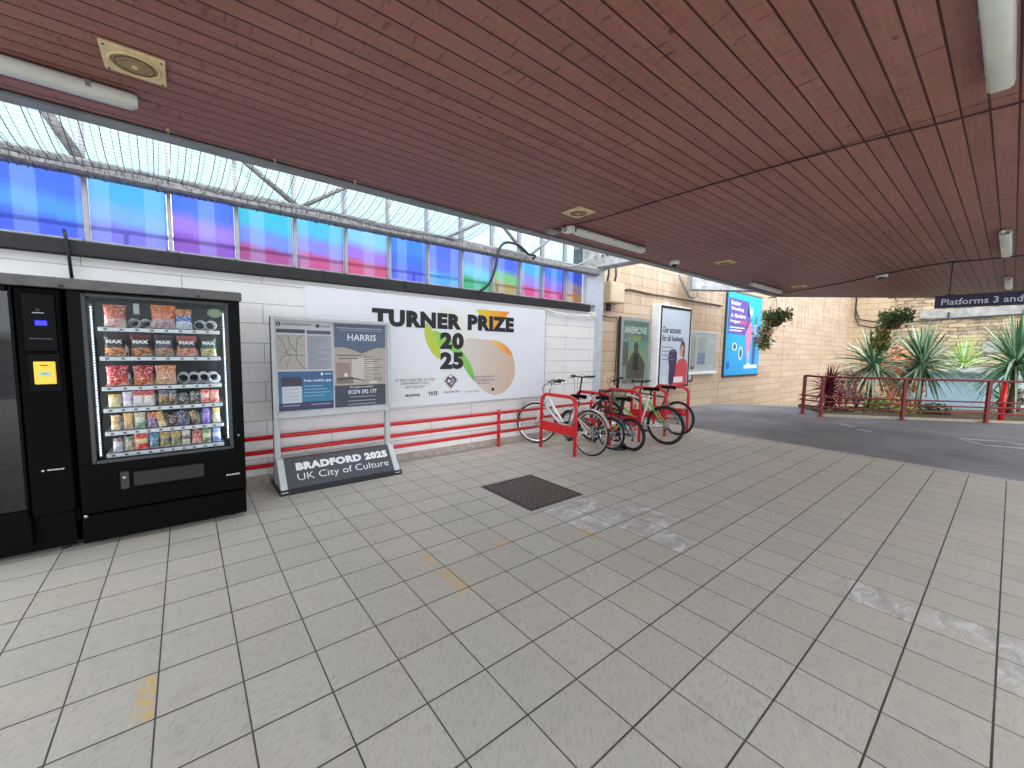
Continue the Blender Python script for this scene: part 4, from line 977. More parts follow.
mb = MB(); mb.bbox((-.425, MF-.006, .41), (-.375, MF+.004, .545), M('grey_lock_plate', (40, 40, 43), .4), .003); mb.cyl((-.4, MF-.006, .5), (-.4, MF-.014, .5), .012, STEEL, 12); mb.build('lock_plate', t)
mb = MB(); 
for k in range(5): mb.box((.235+.02*k, MF-.004, .392), (.25+.02*k, MF+.002, .404), SILV)
mb.cyl((.335, MF-.01, .74), (.335, MF, .74), .009, STEEL, 12); mb.cyl((-.62, MF-.01, .245), (-.62, MF, .245), .012, STEEL, 12)
mb.build('badge_and_screws', t)
for x in (MX0+.1, MX1-.1):
    for y in (MF+.12, MBK-.1): mb = MB(); mb.cyl((x, y, 0), (x, y, .06), .025, DGREY, 12); mb.build('foot', t)
LEDM = emis('vending_led', (225, 240, 255), 2.2)
for x, z0_ in ((GX0+.03, .68), (GX1-.022, .72)):
    mb = MB()
    for k in range(int((1.80-z0_)/.02)): mb.box((x-.003, MF+.03, z0_+.02*k), (x+.0035, MF+.036, z0_+.009+.02*k), LEDM)
    mb.box((x-.009, MF+.036, z0_-.01), (x+.006, MF+.045, 1.81), M('strip_backing', (120, 126, 130), .5)); mb.build('led_strip', t)
mb = MB(); mb.box((GX0+.05, MF+.06, 1.876), (GX1-.05, MF+.075, 1.884), emis('added_top_glow', (235, 244, 255), 34.0)); mb.build('added_top_fill', t)  # added glowing bar, hidden behind the door header, brightens the packets
SPI = M('spiral_wire', (222, 226, 230), .35, .2, var=.02)
for x in (GX0-.017, GX1+.012):
    mb = MB(); mb.box((x-.004, MF+.062, .68), (x+.004, MF+.07, 1.82), emis('added_side_glow', (235, 244, 255), 30.0)); mb.build('added_side_fill', t)  # added fill bars tucked behind the door stiles to lift the dark interior
trays = [1.652, 1.430, 1.200, 1.033, .855, .684]
PRICE = M('price_rail', (206, 210, 212), .35, .2, var=.05); TICK = M('price_ticket', (84, 86, 92), .5)
for k, z in enumerate(trays):
    mb = MB(); mb.box((-.5, MF+.08, z-.012), (.235, MF+.6, z-.006), M('tray_steel', (150, 154, 158), .35, .6)); mb.bbox((-.5, MF+.068, z-.036), (.235, MF+.08, z-.006), PRICE, .003)
    n = 8 if k < 3 else 10
    for q in range(n): mb.box((-.47+.7*q/n, MF+.0665, z-.028), (-.45+.7*q/n, MF+.068, z-.014), TICK)
    tr_ = mb.build('tray', t)
    for q in range(n+1): pass
    xs = {0: [-.407, -.305, -.235, -.126, 0, .108, .182], 1: [-.418, -.27, -.132, .012, .157], 2: [-.414, -.265, -.13, -.022, .053, .12, .19]}.get(k, [-.44+.0695*q for q in range(10)])
    r_ = .038 if k < 3 else .028
    if k < 3:
        for x in xs:
            mb = MB(); rr_ = .045 if (k == 1 or (x < -.12 and k != 0)) else r_
            if k == 0 and x in (-.305, -.235): rr_ = .033
            pts = [(x+rr_*math.sin(2*PI*q/16), MF+.1+.42*q/96, z+rr_+.002-rr_*math.cos(2*PI*q/16)) for q in range(97)]
            mb.tube(pts, .0034, SPI, 4); mb.build('dispensing_spiral', t)
    else:
        for x in xs:
            mb = MB(); pts = [(x+r_*math.sin(2*PI*q/12), MF+.1+.42*q/72, z+r_+.002-r_*math.cos(2*PI*q/12)) for q in range(73)]
            mb.tube(pts, .0026, SPI, 3); mb.build('dispensing_spiral', t)
    if k < 3:
        for q in range(len(xs)-1): mb = MB(); mb.box(((xs[q]+xs[q+1])/2-.001, MF+.1, z), ((xs[q]+xs[q+1])/2+.001, MF+.58, z+.05), STEEL); mb.build('divider', t)
mb = MB(); mb.prism([(.205+.05*math.cos(a*PI/8), MF+.02, 1.79+.036*math.sin(a*PI/8)) for a in range(16)], (0, .002, 0), M('green_round_sticker', (128, 150, 116), .5)); mb.build('sticker', t, 'green oval sticker')
mb = MB(); mb.box((-.295, MF+.018, 1.75), (-.262, MF+.02, 1.83), M('pale_tag', (170, 178, 182), .5)); mb.build('hanging_tag', t)

# --- the snacks -------------------------------------------------
def packmat(name, top_, mid_, bot_, H, spots=None, band=None):
    if name in MATS: return MATS[name]
    mt, nt, b = blank(name); o = nt.obj(); x, y, z = nt.sep(o)
    zz = nt.m('DIVIDE', z, H)
    nz = nt.noise(o, 38.0, 3.0, 0.6, 0.6)
    c = nt.ramp(nt.m('ADD', zz, nt.m('MULTIPLY', nt.m('SUBTRACT', nz, .5), .22)), [(.0, S(*bot_)), (.36, S(*bot_)), (.42, S(*mid_)), (.66, S(*mid_)), (.72, S(*top_)), (1, S(*top_))])
    if spots:
        vo = nt.new('ShaderNodeTexVoronoi'); vo.inputs['Scale'].default_value = 30.0; nt.l.new(o, vo.inputs['Vector'])
        c = nt.mix(nt.m('MULTIPLY', nt.m('LESS_THAN', vo.outputs['Distance'], .42), nt.m('LESS_THAN', zz, .5)), c, S(*spots))
    n2 = nt.noise(o, 75.0, 2.0, 0.5, 1.0)
    if 'max' in name: n2 = nt.m('MULTIPLY', n2, nt.m('LESS_THAN', zz, .4)); n2 = nt.m('ADD', n2, nt.m('MULTIPLY', nt.m('GREATER_THAN', zz, .4), .5))
    c = nt.mix(nt.m('MULTIPLY', nt.ramp(n2, [(.56, (0, 0, 0)), (.6, (1, 1, 1))]), .75), c, S(238, 226, 206))
    c = nt.mix(nt.m('MULTIPLY', nt.ramp(n2, [(.36, (1, 1, 1)), (.4, (0, 0, 0))]), .6), c, S(50, 30, 30))
    nt.put(b.inputs['Base Color'], c); b.inputs['Roughness'].default_value = .3; b.inputs['Specular IOR Level'].default_value = .5
    MATS[name] = mt; return mt
def pillow(w, h, d, mat, crimp=.08):
    "a filled foil bag standing up: flat crimped seams at top and bottom, fat in the middle"
    mb = MB(); nu, nv = 8, 10; vs = []; fs = []
    for side in (-1, 1):
        for j in range(nv+1):
            v = j/nv
            for i in range(nu+1):
                u = i/nu*2-1
                e = max(0, min(1, (v-crimp)/(.25)))*max(0, min(1, (1-crimp-v)/.25))
                e = math.sin(e*PI/2)
                bul = d/2*e*math.sqrt(max(0, 1-u*u))**.8
                wob = .03*w*math.sin(7*v+side)*(1-e)
                vs.append((u*w/2*(1-.05*e)+wob*.3, side*(bul+.001), h*v))
    for sd in (0, 1):
        o_ = sd*(nu+1)*(nv+1)
        for j in range(nv):
            for i in range(nu):
                f = (o_+j*(nu+1)+i, o_+j*(nu+1)+i+1, o_+(j+1)*(nu+1)+i+1, o_+(j+1)*(nu+1)+i)
                fs.append(f if sd == 0 else f[::-1])
    mb.add(vs, fs, mat, True)
    for zz in (0, h*crimp*.5, h-h*crimp*.5, h): pass
    return mb
ORDN = ['first', 'second', 'third', 'fourth', 'fifth', 'sixth', 'seventh', 'eighth', 'ninth', 'tenth']
SHELF = ['top shelf', 'second shelf', 'third shelf', 'fourth shelf', 'fifth shelf', 'bottom shelf']
def packet(x, z, w, h, d, mat, label, group, text=None, y=None, tc=None, cat='snack'):
    y = MF+.115 if y is None else y
    t = thing('snack_packet', label, cat, (x, y, z), group=group, local=True)
    pillow(w, h, d, mat).build('bag', t, root=t)
    if text:
        mb = MB(); mb.text(text, (-w*.38, -d/2-.004, h*.58), XA, ZA, w*.76, h*.17, tc or WPAINT, .06); mb.build('lettering', t, root=t)
    return t
D_ = (34, 30, 34)
# top shelf
packet(-.407, trays[0], .125, .165, .06, packmat('pk_orange_red', (206, 96, 60), (196, 70, 44), (214, 150, 140), .165, (230, 206, 200)), 'orange-red crisp bag with a pale lower half, far left of the top shelf', 'snacks on the top shelf of the vending machine')
packet(-.126, trays[0], .15, .185, .06, packmat('pk_orange_grey', (226, 116, 36), (206, 96, 40), (170, 140, 150), .185), 'bright orange topped crisp bag in the middle of the top shelf', 'snacks on the top shelf of the vending machine')
packet(0, trays[0], .105, .16, .05, packmat('pk_orange_blue', (206, 120, 60), (50, 90, 170), (190, 206, 226), .16), 'blue and white crisp bag with an orange top, right of the top shelf', 'snacks on the top shelf of the vending machine')
# second shelf
g = 'crisp bags reading max on the second shelf'
cols2 = [((60, 44, 40), (30, 28, 30), (206, 130, 70), (130, 70, 40)), ((96, 50, 44), (40, 30, 34), (190, 110, 50), (120, 60, 30)), ((70, 64, 84), (60, 60, 76), (170, 120, 80), (120, 130, 150)), ((160, 90, 80), (40, 40, 44), (206, 110, 100), (226, 150, 130)), ((60, 60, 54), (60, 80, 60), (150, 170, 90), (226, 170, 130))]
for i, (x, w) in enumerate(((-.418, .118), (-.27, .12), (-.132, .12), (.012, .13), (.157, .108))):
    a, b_, c, d = cols2[i]
    packet(x, trays[1], w, .165, .055, packmat('pk_max_%d' % i, a, b_, c, .165, d), ['dark crisp bag reading MAX with an orange print, far left of the second shelf', 'dark brown crisp bag reading MAX, second from the left on the second shelf', 'grey purple crisp bag reading MAX in the middle of the second shelf', 'pink and black crisp bag reading MAX, second from the right on the second shelf', 'green tinted crisp bag reading MAX, far right of the second shelf'][i], g, 'MAX')
# third shelf
g = 'crisp bags on the third shelf'
packet(-.414, trays[2], .125, .155, .06, packmat('pk_red_1', (186, 24, 40), (190, 30, 44), (214, 60, 50), .155, (236, 170, 150)), 'bright red crisp bag at the far left of the third shelf', g)
packet(-.265, trays[2], .12, .155, .06, packmat('pk_red_2', (170, 20, 46), (176, 26, 40), (200, 90, 50), .155, (220, 150, 80)), 'red crisp bag with an orange print, second from the left on the third shelf', g)
packet(-.13, trays[2], .13, .155, .06, packmat('pk_peach', (206, 130, 84), (200, 140, 104), (214, 160, 120), .155, (226, 180, 130)), 'peach coloured crisp bag beside the empty spirals on the third shelf', g)
# chocolate shelves
row4 = [('yellow and cream', (206, 170, 60), (214, 200, 150), (214, 196, 140), .07, .1), ('white and purple', (214, 214, 226), (220, 190, 220), (226, 222, 230), .055, .115), ('white with a red top', (206, 80, 90), (226, 210, 214), (214, 214, 214), .066, .12), ('red and white', (196, 50, 60), (226, 206, 206), (220, 214, 214), .066, .12), ('brown and gold', (90, 84, 110), (150, 116, 50), (120, 90, 44), .06, .12), ('dark grey and tan', (90, 100, 120), (140, 120, 90), (96, 66, 44), .05, .115), ('charcoal', (40, 40, 50), (90, 90, 100), (50, 46, 54), .055, .085), ('dark plum', (60, 50, 70), (84, 76, 90), (60, 46, 60), .06, .1), ('coral pink', (226, 96, 90), (236, 190, 180), (230, 110, 100), .06, .11), ('salmon pink', (230, 120, 110), (230, 160, 150), (226, 110, 96), .06, .105)]
row5 = [('tan and cream', (206, 170, 110), (196, 150, 90), (226, 200, 140), .05, .115), ('gold topped cream', (226, 170, 70), (206, 170, 110), (190, 150, 100), .055, .125), ('cream and green', (190, 180, 150), (206, 214, 190), (110, 150, 120), .066, .125), ('orange and purple', (196, 90, 50), (130, 80, 160), (140, 110, 150), .062, .12), ('golden slanted', (206, 150, 50), (196, 140, 60), (226, 206, 160), .05, .125), ('dark chocolate brown', (44, 30, 34), (90, 60, 50), (60, 40, 36), .055, .09), ('midnight blue', (40, 44, 90), (50, 60, 110), (70, 70, 120), .055, .12), ('bronze', (150, 110, 60), (140, 100, 56), (90, 60, 50), .04, .115), ('violet', (110, 80, 190), (150, 120, 214), (130, 90, 200), .05, .125), ('cream with yellow top', (214, 180, 90), (230, 216, 170), (220, 206, 180), .05, .125)]
row6 = [('silver grey', (120, 90, 90), (190, 196, 206), (170, 176, 180), .055, .105), ('beige', (120, 120, 110), (176, 160, 130), (160, 150, 130), .05, .11), ('red and cream', (206, 50, 40), (220, 190, 140), (206, 60, 44), .085, .125), ('teal blue', (40, 110, 160), (60, 130, 160), (70, 110, 130), .06, .12), ('gold and olive', (170, 140, 50), (110, 100, 80), (130, 116, 70), .066, .12), ('gold topped grey', (176, 140, 40), (110, 110, 96), (120, 116, 90), .066, .12), ('cream and black', (200, 196, 180), (60, 56, 54), (190, 186, 170), .056, .12), ('dark red', (150, 50, 46), (176, 80, 70), (206, 140, 130), .066, .115), ('pale green', (110, 150, 90), (214, 200, 170), (90, 120, 70), .062, .115), ('blue and white', (110, 140, 214), (206, 214, 236), (90, 120, 200), .055, .12)]
posn = ['far left', 'second from the left', 'third from the left', 'fourth from the left', 'fifth from the left', 'fifth from the right', 'fourth from the right', 'third from the right', 'second from the right', 'far right']
xsr = {3: [-.44, -.367, -.304, -.239, -.154, -.097, -.027, .048, .118, .182], 4: [-.443, -.37, -.303, -.229, -.164, -.099, -.028, .048, .119, .19], 5: [-.438, -.375, -.303, -.225, -.157, -.088, -.023, .048, .115, .185]}
for k, rows in ((3, row4), (4, row5), (5, row6)):
    for i, (nm, a, b_, c, w, h) in enumerate(rows):
        o = packet(xsr[k][i], trays[k], w, h, .03, packmat('pk_%d_%d' % (k, i), a, b_, c, h), '%s snack packet, %s on the %s' % (nm, posn[i], SHELF[k]), 'small snacks on the %s of the vending machine' % SHELF[k])
        if k == 4 and i in (4, 6, 7): o.rotation_euler = (0, -.25, 0)

# --- left machine -----------------------------------------------
t = thing('drinks_vending_machine', 'black vending machine with payment panel and blue display, cut off by the left edge', 'vending machine', (-1.2, 4.62, 0))
X0, X1 = -1.76, -.660
g0, g1 = -1.68, -.905
mb = MB()
mb.box((X0, MF+.06, .06), (X0+.03, MBK, MH_), BLK); mb.box((g1+.04, MF+.06, .06), (X1, MBK, MH_), BLK); mb.box((X0, MBK-.03, .06), (X1, MBK, MH_), BLK); mb.box((X0, MF+.06, MH_-.03), (X1, MBK, MH_), BLK); mb.box((X0, MF+.06, .06), (X1, MBK, .2), BLK)
mb.box((g0-.03, MF+.5, .2), (g1+.04, MF+.52, MH_-.03), LINER)
mb.build('cabinet', t)
mb = MB(); mb.bbox((g1, MF, .3), (-.882, MF+.055, MH_), BLKG, .008); mb.bbox((X0, MF, .3), (g0, MF+.055, MH_), BLKG, .008); mb.bbox((g0, MF, 1.86), (g1, MF+.055, MH_), BLKG, .008); mb.bbox((X0, MF, .09), (-.882, MF+.055, .36), BLKG, .008); mb.build('door', t)
mb = MB(); mb.box((g0, MF+.01, .36), (g1, MF+.016, 1.86), glass('drinks_glass', (120, 124, 128), .05)); mb.build('glass', t)
mb = MB(); mb.box((g0, MF+.05, .50), (g1-.005, MF+.3, .58), M('pale_plastic_chute', (206, 214, 212), .4)); mb.box((g0, MF+.08, .38), (g1-.01, MF+.4, .49), M('grey_chute', (84, 86, 88), .5)); mb.build('delivery_chute', t)
mb = MB(); mb.box((g1-.05, MF+.1, .6), (g1-.02, MF+.14, 1.8), M('pale_inner_rail', (96, 102, 106), .5)); mb.box((g0, MF+.12, 1.25), (g1-.03, MF+.45, 1.27), DGREY); mb.box((g0, MF+.12, .9), (g1-.03, MF+.45, .92), DGREY); mb.build('inner_shelves', t)
mb = MB(); mb.bbox((-.878, MF-.004, .30), (-.664, MF+.055, MH_-.005), BLK, .01); mb.bbox((-.845, MF-.012, 1.46), (-.69, MF, 1.86), BLKG, .006); mb.bbox((-.84, MF-.01, 1.18), (-.685, MF, 1.45), BLKG, .008); mb.build('payment_panel', t)
mb = MB(); mb.box((-.79, MF-.016, 1.64), (-.735, MF-.012, 1.672), emis('blue_display', (40, 40, 255), 1.2)); mb.build('display', t, 'glowing blue display')
mb = MB(); mb.bbox((-.812, MF-.022, 1.235), (-.71, MF-.010, 1.392), emis('yellow_reader_lit', (230, 190, 60), .25), .004)
mb.box((-.78, MF-.024, 1.362), (-.745, MF-.022, 1.37), pm((150, 40, 30))); mb.box((-.79, MF-.024, 1.29), (-.735, MF-.022, 1.325), pm((190, 220, 190))); mb.box((-.775, MF-.025, 1.305), (-.75, MF-.024, 1.31), pm((60, 110, 120)))
mb.build('card_reader', t, 'yellow card reader plate')
mb = MB(); mb.box((-.82, MF-.015, 1.545), (-.715, MF-.012, 1.553), DGREY); mb.cyl((-.77, MF-.02, 1.745), (-.77, MF-.01, 1.745), .012, DGREY, 12); mb.box((-.80, MF-.014, 1.722), (-.745, MF-.012, 1.727), SILV); mb.build('coin_slot', t)
mb = MB()
for k in range(6): mb.box((-.79+.014*k, MF-.007, .62), (-.78+.014*k, MF-.004, .63), SILV)
mb.box((-.818, MF-.007, .618), (-.805, MF-.004, .63), SILV); mb.build('badge', t)
for x in (X0+.1, -.75):
    for y in (MF+.12, MBK-.1): mb = MB(); mb.cyl((x, y, 0), (x, y, .07), .025, DGREY, 12); mb.build('foot', t)
mb = MB(); mb.box((X0+.02, MF+.04, .04), (X1-.02, MF+.06, .3), BLK); mb.build('kick_plate', t)
t = thing('security_cover', 'grey steel cover strip lying across the tops of both vending machines', 'cover', (-.7, 4.6, 1.9))
GB = M('weathered_grey_steel_strip', (104, 104, 104), .5, .2, var=.15, scale=12)
mb = MB(); mb.bbox((-1.8, MF-.03, 1.902), (.395, MBK, 1.975), GB, .006); mb.build('strip', t)
for x in (-.655, .1): mb = MB(); mb.cyl((x, MF-.04, 1.915), (x, MF-.03, 1.915), .008, DGREY, 10); mb.box((x-.012, MF-.036, 1.908), (x+.012, MF-.03, 1.925), DGREY); mb.build('catch', t)

# ================================================================== CYCLE STANDS
def rack(X, lab):
    t = thing('cycle_stand', lab, 'cycle stand', (X, 4.24, 0), group='red hooped cycle stands', local=True)
    y0, y1, H, r_ = -.36, .36, .85, .13
    pts = [(0, y0, 0)]+[(0, y0, H-r_)]+[(0, y0+r_-r_*math.cos(a), H-r_+r_*math.sin(a)) for a in (PI*k/12 for k in range(1, 7))]
    pts += [(0, y1-r_+r_*math.sin(a), H-r_+r_*math.cos(a)) for a in (PI*k/12 for k in range(0, 7))]+[(0, y1, 0)]
    mb = MB(); mb.tube(pts, .0265, RED, 12); mb.build('hoop', t, root=t)
    mb = MB(); mb.bbox((-.012, y0+.02, .285), (.012, y1-.02, .425), RED, .004); mb.build('panel', t, root=t)
    return t
rack(4.33, 'red cycle stand nearest the billboard with the white bicycle beside it')
rack(5.13, 'second red cycle stand, between the white bicycle and the small black bicycle')
rack(5.93, 'middle red cycle stand of the five, behind the small black bicycle')
rack(6.73, 'fourth red cycle stand, to the right of the green and white mountain bike')
rack(7.53, 'red cycle stand furthest along, nearest the asphalt')

# ================================================================== BICYCLES
def bicycle(label, x, y, heading, R=.335, wb=1.05, tyre=.018, frame=None, fcol2=None, style='diamond', steer=0.0, lean=0.0,
            bar_h=1.03, bar='flat', bar_w=.56, seat_h=.86, guards=None, basket=None, rim=None, tyre_wall=None, fork_mat=None, head_z=None, stem_back=.0, chain_guard=False, rack_=False, cable=None, suspension=False):
    """local frame: rear axle above x=0, front axle above x=wb, y left, z up"""
    t = thing('bicycle', label, 'bicycle', (x, y, 0), heading, group='bicycles parked at the red stands', local=True)
    t.rotation_euler = (lean, 0, heading); t.rotation_mode = 'XYZ'
    fr = frame; f2 = fcol2 or fr; rim = rim or CHROME
    hz = head_z or (R+.42)
    bb = Vector((wb*.40, 0, R-.05)); seat_top = Vector((wb*.40-.17*(seat_h/.86), 0, seat_h-.06)); stj = bb.lerp(seat_top, .74)
    ht = Vector((wb-.18, 0, hz)); hb = Vector((wb-.12, 0, hz-.14)); fa = Vector((wb, 0, R)); ra = Vector((0, 0, R))
    def rot(p):
        p = Vector(p); d = Vector((p.x-hb.x, p.y)); c, s_ = math.cos(steer), math.sin(steer)
        return Vector((hb.x+d.x*c-d.y*s_, d.x*s_+d.y*c, p.z))
    TS = Matrix.Translation(Vector((hb.x, 0, 0))) @ Matrix.Rotation(steer, 4, 'Z') @ Matrix.Translation(Vector((-hb.x, 0, 0)))
    B = lambda mb, nm, par=t, lb=None: mb.build(nm, par, lb, root=t)
    # frame
    mb = MB()
    if style == 'diamond':
        mb.tube([bb, seat_top-(seat_top-bb)*.1], .016, fr, 10); mb.tube([stj, ht-Vector((0, 0, .03))], .015, fr, 10); mb.tube([bb, hb], .019, f2, 10)
        mb.tube([stj+Vector((0, 0, .0)), stj.lerp(ra, .5)+Vector((0, .045, 0)), ra+Vector((0, .06, 0))], .01, f2, 8); mb.tube([stj, stj.lerp(ra, .5)+Vector((0, -.045, 0)), ra+Vector((0, -.06, 0))], .01, f2, 8)
    elif style == 'step':
        mb.tube([bb, seat_top-(seat_top-bb)*.12], .016, fr, 10)
        low = Vector((bb.x+.05, 0, bb.z+.07))
        mb.tube([ht-Vector((0, 0, .02)), ht.lerp(low, .5)+Vector((.0, 0, -.015)), low, Vector((bb.x-.08, 0, low.z-.02))], .021, fr, 10); mb.tube([hb, hb.lerp(bb, .5)+Vector((-.01, 0, -.03)), bb], .018, fr, 10)
        for s_ in (-1, 1): mb.tube([stj.lerp(bb, .2), ra+Vector((0, .06*s_, 0))], .008, fr, 8)
    else:
        mb.tube([bb, seat_top-(seat_top-bb)*.35], .018, fr, 10); mid = Vector((wb*.62, 0, R+.12))
        mb.tube([ra.lerp(bb, .2)+Vector((0, 0, .06)), Vector((bb.x, 0, bb.z+.12)), mid, hb], .024, fr, 10)
        for s_ in (-1, 1): mb.tube([bb+Vector((0, 0, .12)), ra+Vector((0, .055*s_, 0))], .009, fr, 8)
    mb.tube([hb-(ht-hb)*.1, ht+(ht-hb)*.1], .022, fr, 12); mb.cyl(bb+Vector((0, -.04, 0)), bb+Vector((0, .04, 0)), .024, fr, 12)
    for s_ in (-1, 1): mb.tube([bb+Vector((-.02, .03*s_, 0)), ra+Vector((0, .06*s_, 0))], .009, fr, 8); mb.cyl(ra+Vector((0, .052*s_, 0)), ra+Vector((0, .064*s_, 0)), .018, DGREY, 8)
    B(mb, 'frame')
    # fork
    fm = fork_mat or fr; mb = MB(); crown = hb+(hb-ht).normalized()*.05
    crown.z = max(crown.z, R*2+.03) if not suspension else crown.z
    for s_ in (-1, 1):
        mb.tube([rot(crown+Vector((0, .05*s_, 0))), rot(crown.lerp(fa, .6)+Vector((.0, .052*s_, 0))), rot(fa+Vector((0, .055*s_, 0)))], .016 if suspension else .011, fm, 8)
        if suspension: mb.tube([rot(crown.lerp(fa, .45)+Vector((0, .052*s_, 0))), rot(fa+Vector((0, .055*s_, 0)))], .021, DGREY, 8)
    mb.tube([rot(crown+Vector((0, -.055, 0))), rot(crown+Vector((0, .055, 0)))], .017, fm, 8); mb.tube([rot(crown), rot(hb)], .016, fm, 8)
    B(mb, 'fork')
    # wheels
    for nm, c, T in (('rear_wheel', ra, None), ('front_wheel', fa, TS)):
        mb = MB(); mb.ring(c, (0, 1, 0), R-.045, .009, rim, 48, 6, T=T); mb.ring(c, (0, 1, 0), R-.036, .011, rim, 48, 6, T=T); w = B(mb, nm)
        mb = MB(); mb.ring(c, (0, 1, 0), R-tyre, tyre, RUB, 56, 8, T=T)
        if tyre_wall: 
            for s_ in (-1, 1): mb.ring(c+Vector((0, s_*tyre*.8, 0)), (0, 1, 0), R-tyre*1.7, tyre*.28, tyre_wall, 48, 5, T=T)
        if tyre > .024:
            for q in range(40):
                a = 2*PI*q/40; p = c+Vector((math.cos(a)*(R-.004), 0, math.sin(a)*(R-.004)))
                mb.sphere(p, .008, RUB, 5, 4, T=T, sc=(1, 2.2, 1))
        B(mb, 'tyre', w)
        mb = MB(); n = 28
        for q in range(n):
            a = 2*PI*q/n; s_ = 1 if q % 2 else -1; a2 = a+(.35 if (q//2) % 2 else -.35)
            mb.tube([c+Vector((math.cos(a2)*.022, .028*s_, math.sin(a2)*.022)), c+Vector((math.cos(a)*(R-.05), 0, math.sin(a)*(R-.05)))], .0013, STEEL, 3, cap=False, T=T)
        B(mb, 'spokes', w)
        mb = MB(); mb.cyl(c+Vector((0, -.05, 0)), c+Vector((0, .05, 0)), .012, DGREY, 10, T=T)
        for s_ in (-1, 1): mb.cyl(c+Vector((0, .026*s_, 0)), c+Vector((0, .03*s_, 0)), .026, STEEL, 14, T=T)
        B(mb, 'hub', w)
        mb = MB(); a = 2.2; mb.bbox((c.x+.5*R*math.cos(a)-.02, -.012, c.z+.5*R*math.sin(a)-.03), (c.x+.5*R*math.cos(a)+.02, .012, c.z+.5*R*math.sin(a)+.03), M('amber_reflector', (206, 110, 40), .3), .004, T=T); B(mb, 'spoke_reflector', w)
    # mudguards
    if guards:
        for nm, c, T, a0, a1 in (('rear_mudguard', ra, None, .12, 2.75), ('front_mudguard', fa, TS, .9, 2.9)):
            mb = MB(); vs = []; fs = []; n = 20; rg = R+.022
            for q in range(n+1):
                a = PI-(a0+(a1-a0)*q/n) if nm == 'front_mudguard' else (a0+(a1-a0)*q/n)+.25
                for w_, dz in ((-.03, -.014), (-.018, 0), (.018, 0), (.03, -.014)): vs.append((c.x-(rg+dz)*math.cos(a) if nm != 'front_mudguard' else c.x-(rg+dz)*math.cos(PI-a), w_, c.z+(rg+dz)*math.sin(a)))
            for q in range(n):
                for k in range(3): fs.append((q*4+k, q*4+k+1, q*4+5+k, q*4+4+k))
            mb.add(vs, fs, guards, True, T=T)
            for s_ in (-1, 1): mb.tube([c+Vector((0, .055*s_, 0)), c+Vector((-.93*R if nm == 'rear_mudguard' else -.9*R, .03*s_, .35*R))], .003, CHROME, 4, T=T)
            B(mb, nm)
    # seat
    mb = MB(); mb.tube([bb.lerp(seat_top, .8), seat_top+(seat_top-bb).normalized()*.03], .0135, CHROME if style != 'diamond' else BLK, 10); sp = B(mb, 'seat_post')
    mb = MB(); c = seat_top+Vector((.0, 0, .045)); vs = []; fs = []
    secs = [(-.13, .05, .0), (-.11, .075, .012), (-.05, .08, .012), (.02, .05, .006), (.09, .024, .004), (.14, .014, -.004)]
    for (sx, hw, dz) in secs:
        for k in range(8):
            a = 2*PI*k/8; vs.append((c.x+sx, c.y+hw*math.cos(a), c.z+dz+.024*math.sin(a)*(1 if math.sin(a) > 0 else 1.3)))
    for i in range(len(secs)-1):
        for k in range(8): fs.append((i*8+k, (i+1)*8+k, (i+1)*8+(k+1) % 8, i*8+(k+1) % 8))
    fs += [tuple(range(8)), tuple(range(len(vs)-1, len(vs)-9, -1))]
    mb.add(vs, fs, BLK, True)
    for s_ in (-1, 1): mb.tube([c+Vector((-.1, .03*s_, -.02)), c+Vector((-.02, .022*s_, -.05)), c+Vector((.11, .01*s_, -.01))], .004, STEEL, 5)
    B(mb, 'saddle')
    # handlebar
    st = ht+Vector((-.02-stem_back, 0, 0)); top_ = Vector((st.x-.02, 0, bar_h-.03)); fw = Vector((.06, 0, .0)) if bar == 'flat' else Vector((.02, 0, .0))
    mb = MB(); mb.tube([rot(ht), rot(top_), rot(top_+fw)], .0135, BLK if bar == 'flat' or bar == 'tall' else CHROME, 10)
    c = top_+fw
    if bar == 'swept': pts = [c+Vector((-.2, -bar_w/2, .035)), c+Vector((-.08, -bar_w/2+.02, .045)), c+Vector((.03, -.12, .03)), c, c+Vector((.03, .12, .03)), c+Vector((-.08, bar_w/2-.02, .045)), c+Vector((-.2, bar_w/2, .035))]
    else: pts = [c+Vector((-.05, -bar_w/2, .02)), c+Vector((0, -.12, .012)), c, c+Vector((0, .12, .012)), c+Vector((-.05, bar_w/2, .02))]
    mb.tube([rot(p) for p in pts], .011, CHROME if bar == 'swept' else BLK, 8); hbx = B(mb, 'handlebar')
    for e, f in ((0, 1), (-1, -2)):
        mb = MB(); a = Vector(pts[e]); b_ = a+(Vector(pts[f])-a).normalized()*.12; mb.tube([rot(a), rot(b_)], .0165, RUB, 10); B(mb, 'grip', hbx)
        mb = MB(); d = (Vector(pts[f])-a).normalized(); q_ = a+d*.15; mb.tube([rot(q_), rot(q_+Vector((.05, 0, -.02))), rot(a+Vector((.06, 0, -.035)))], .006, DGREY, 6); B(mb, 'brake_lever', hbx)
    cm = cable or INK; mb = MB()
    for s_ in (-1, 1):
        q_ = Vector(pts[0 if s_ < 0 else -1])+Vector((.05, -s_*.14, 0))
        mb.tube([rot(q_), rot(q_+Vector((.12, -s_*.03, .03))), rot(c+Vector((.13, s_*.03, -.08))), rot(ht+Vector((.06, s_*.02, -.04))), rot(hb+Vector((.03, s_*.02, 0)))], .0035, cm, 5)
    B(mb, 'brake_cables', hbx)
    # drivetrain
    mb = MB(); mb.ring(bb+Vector((0, -.05, 0)), (0, 1, 0), .085, .005, DGREY, 30, 5); mb.cyl(bb+Vector((0, -.052, 0)), bb+Vector((0, -.046, 0)), .05, DGREY, 20)
    for k in range(4): mb.tube([bb+Vector((0, -.05, 0)), bb+Vector((.082*math.cos(k*PI/2+.4), -.05, .082*math.sin(k*PI/2+.4)))], .006, DGREY, 5)
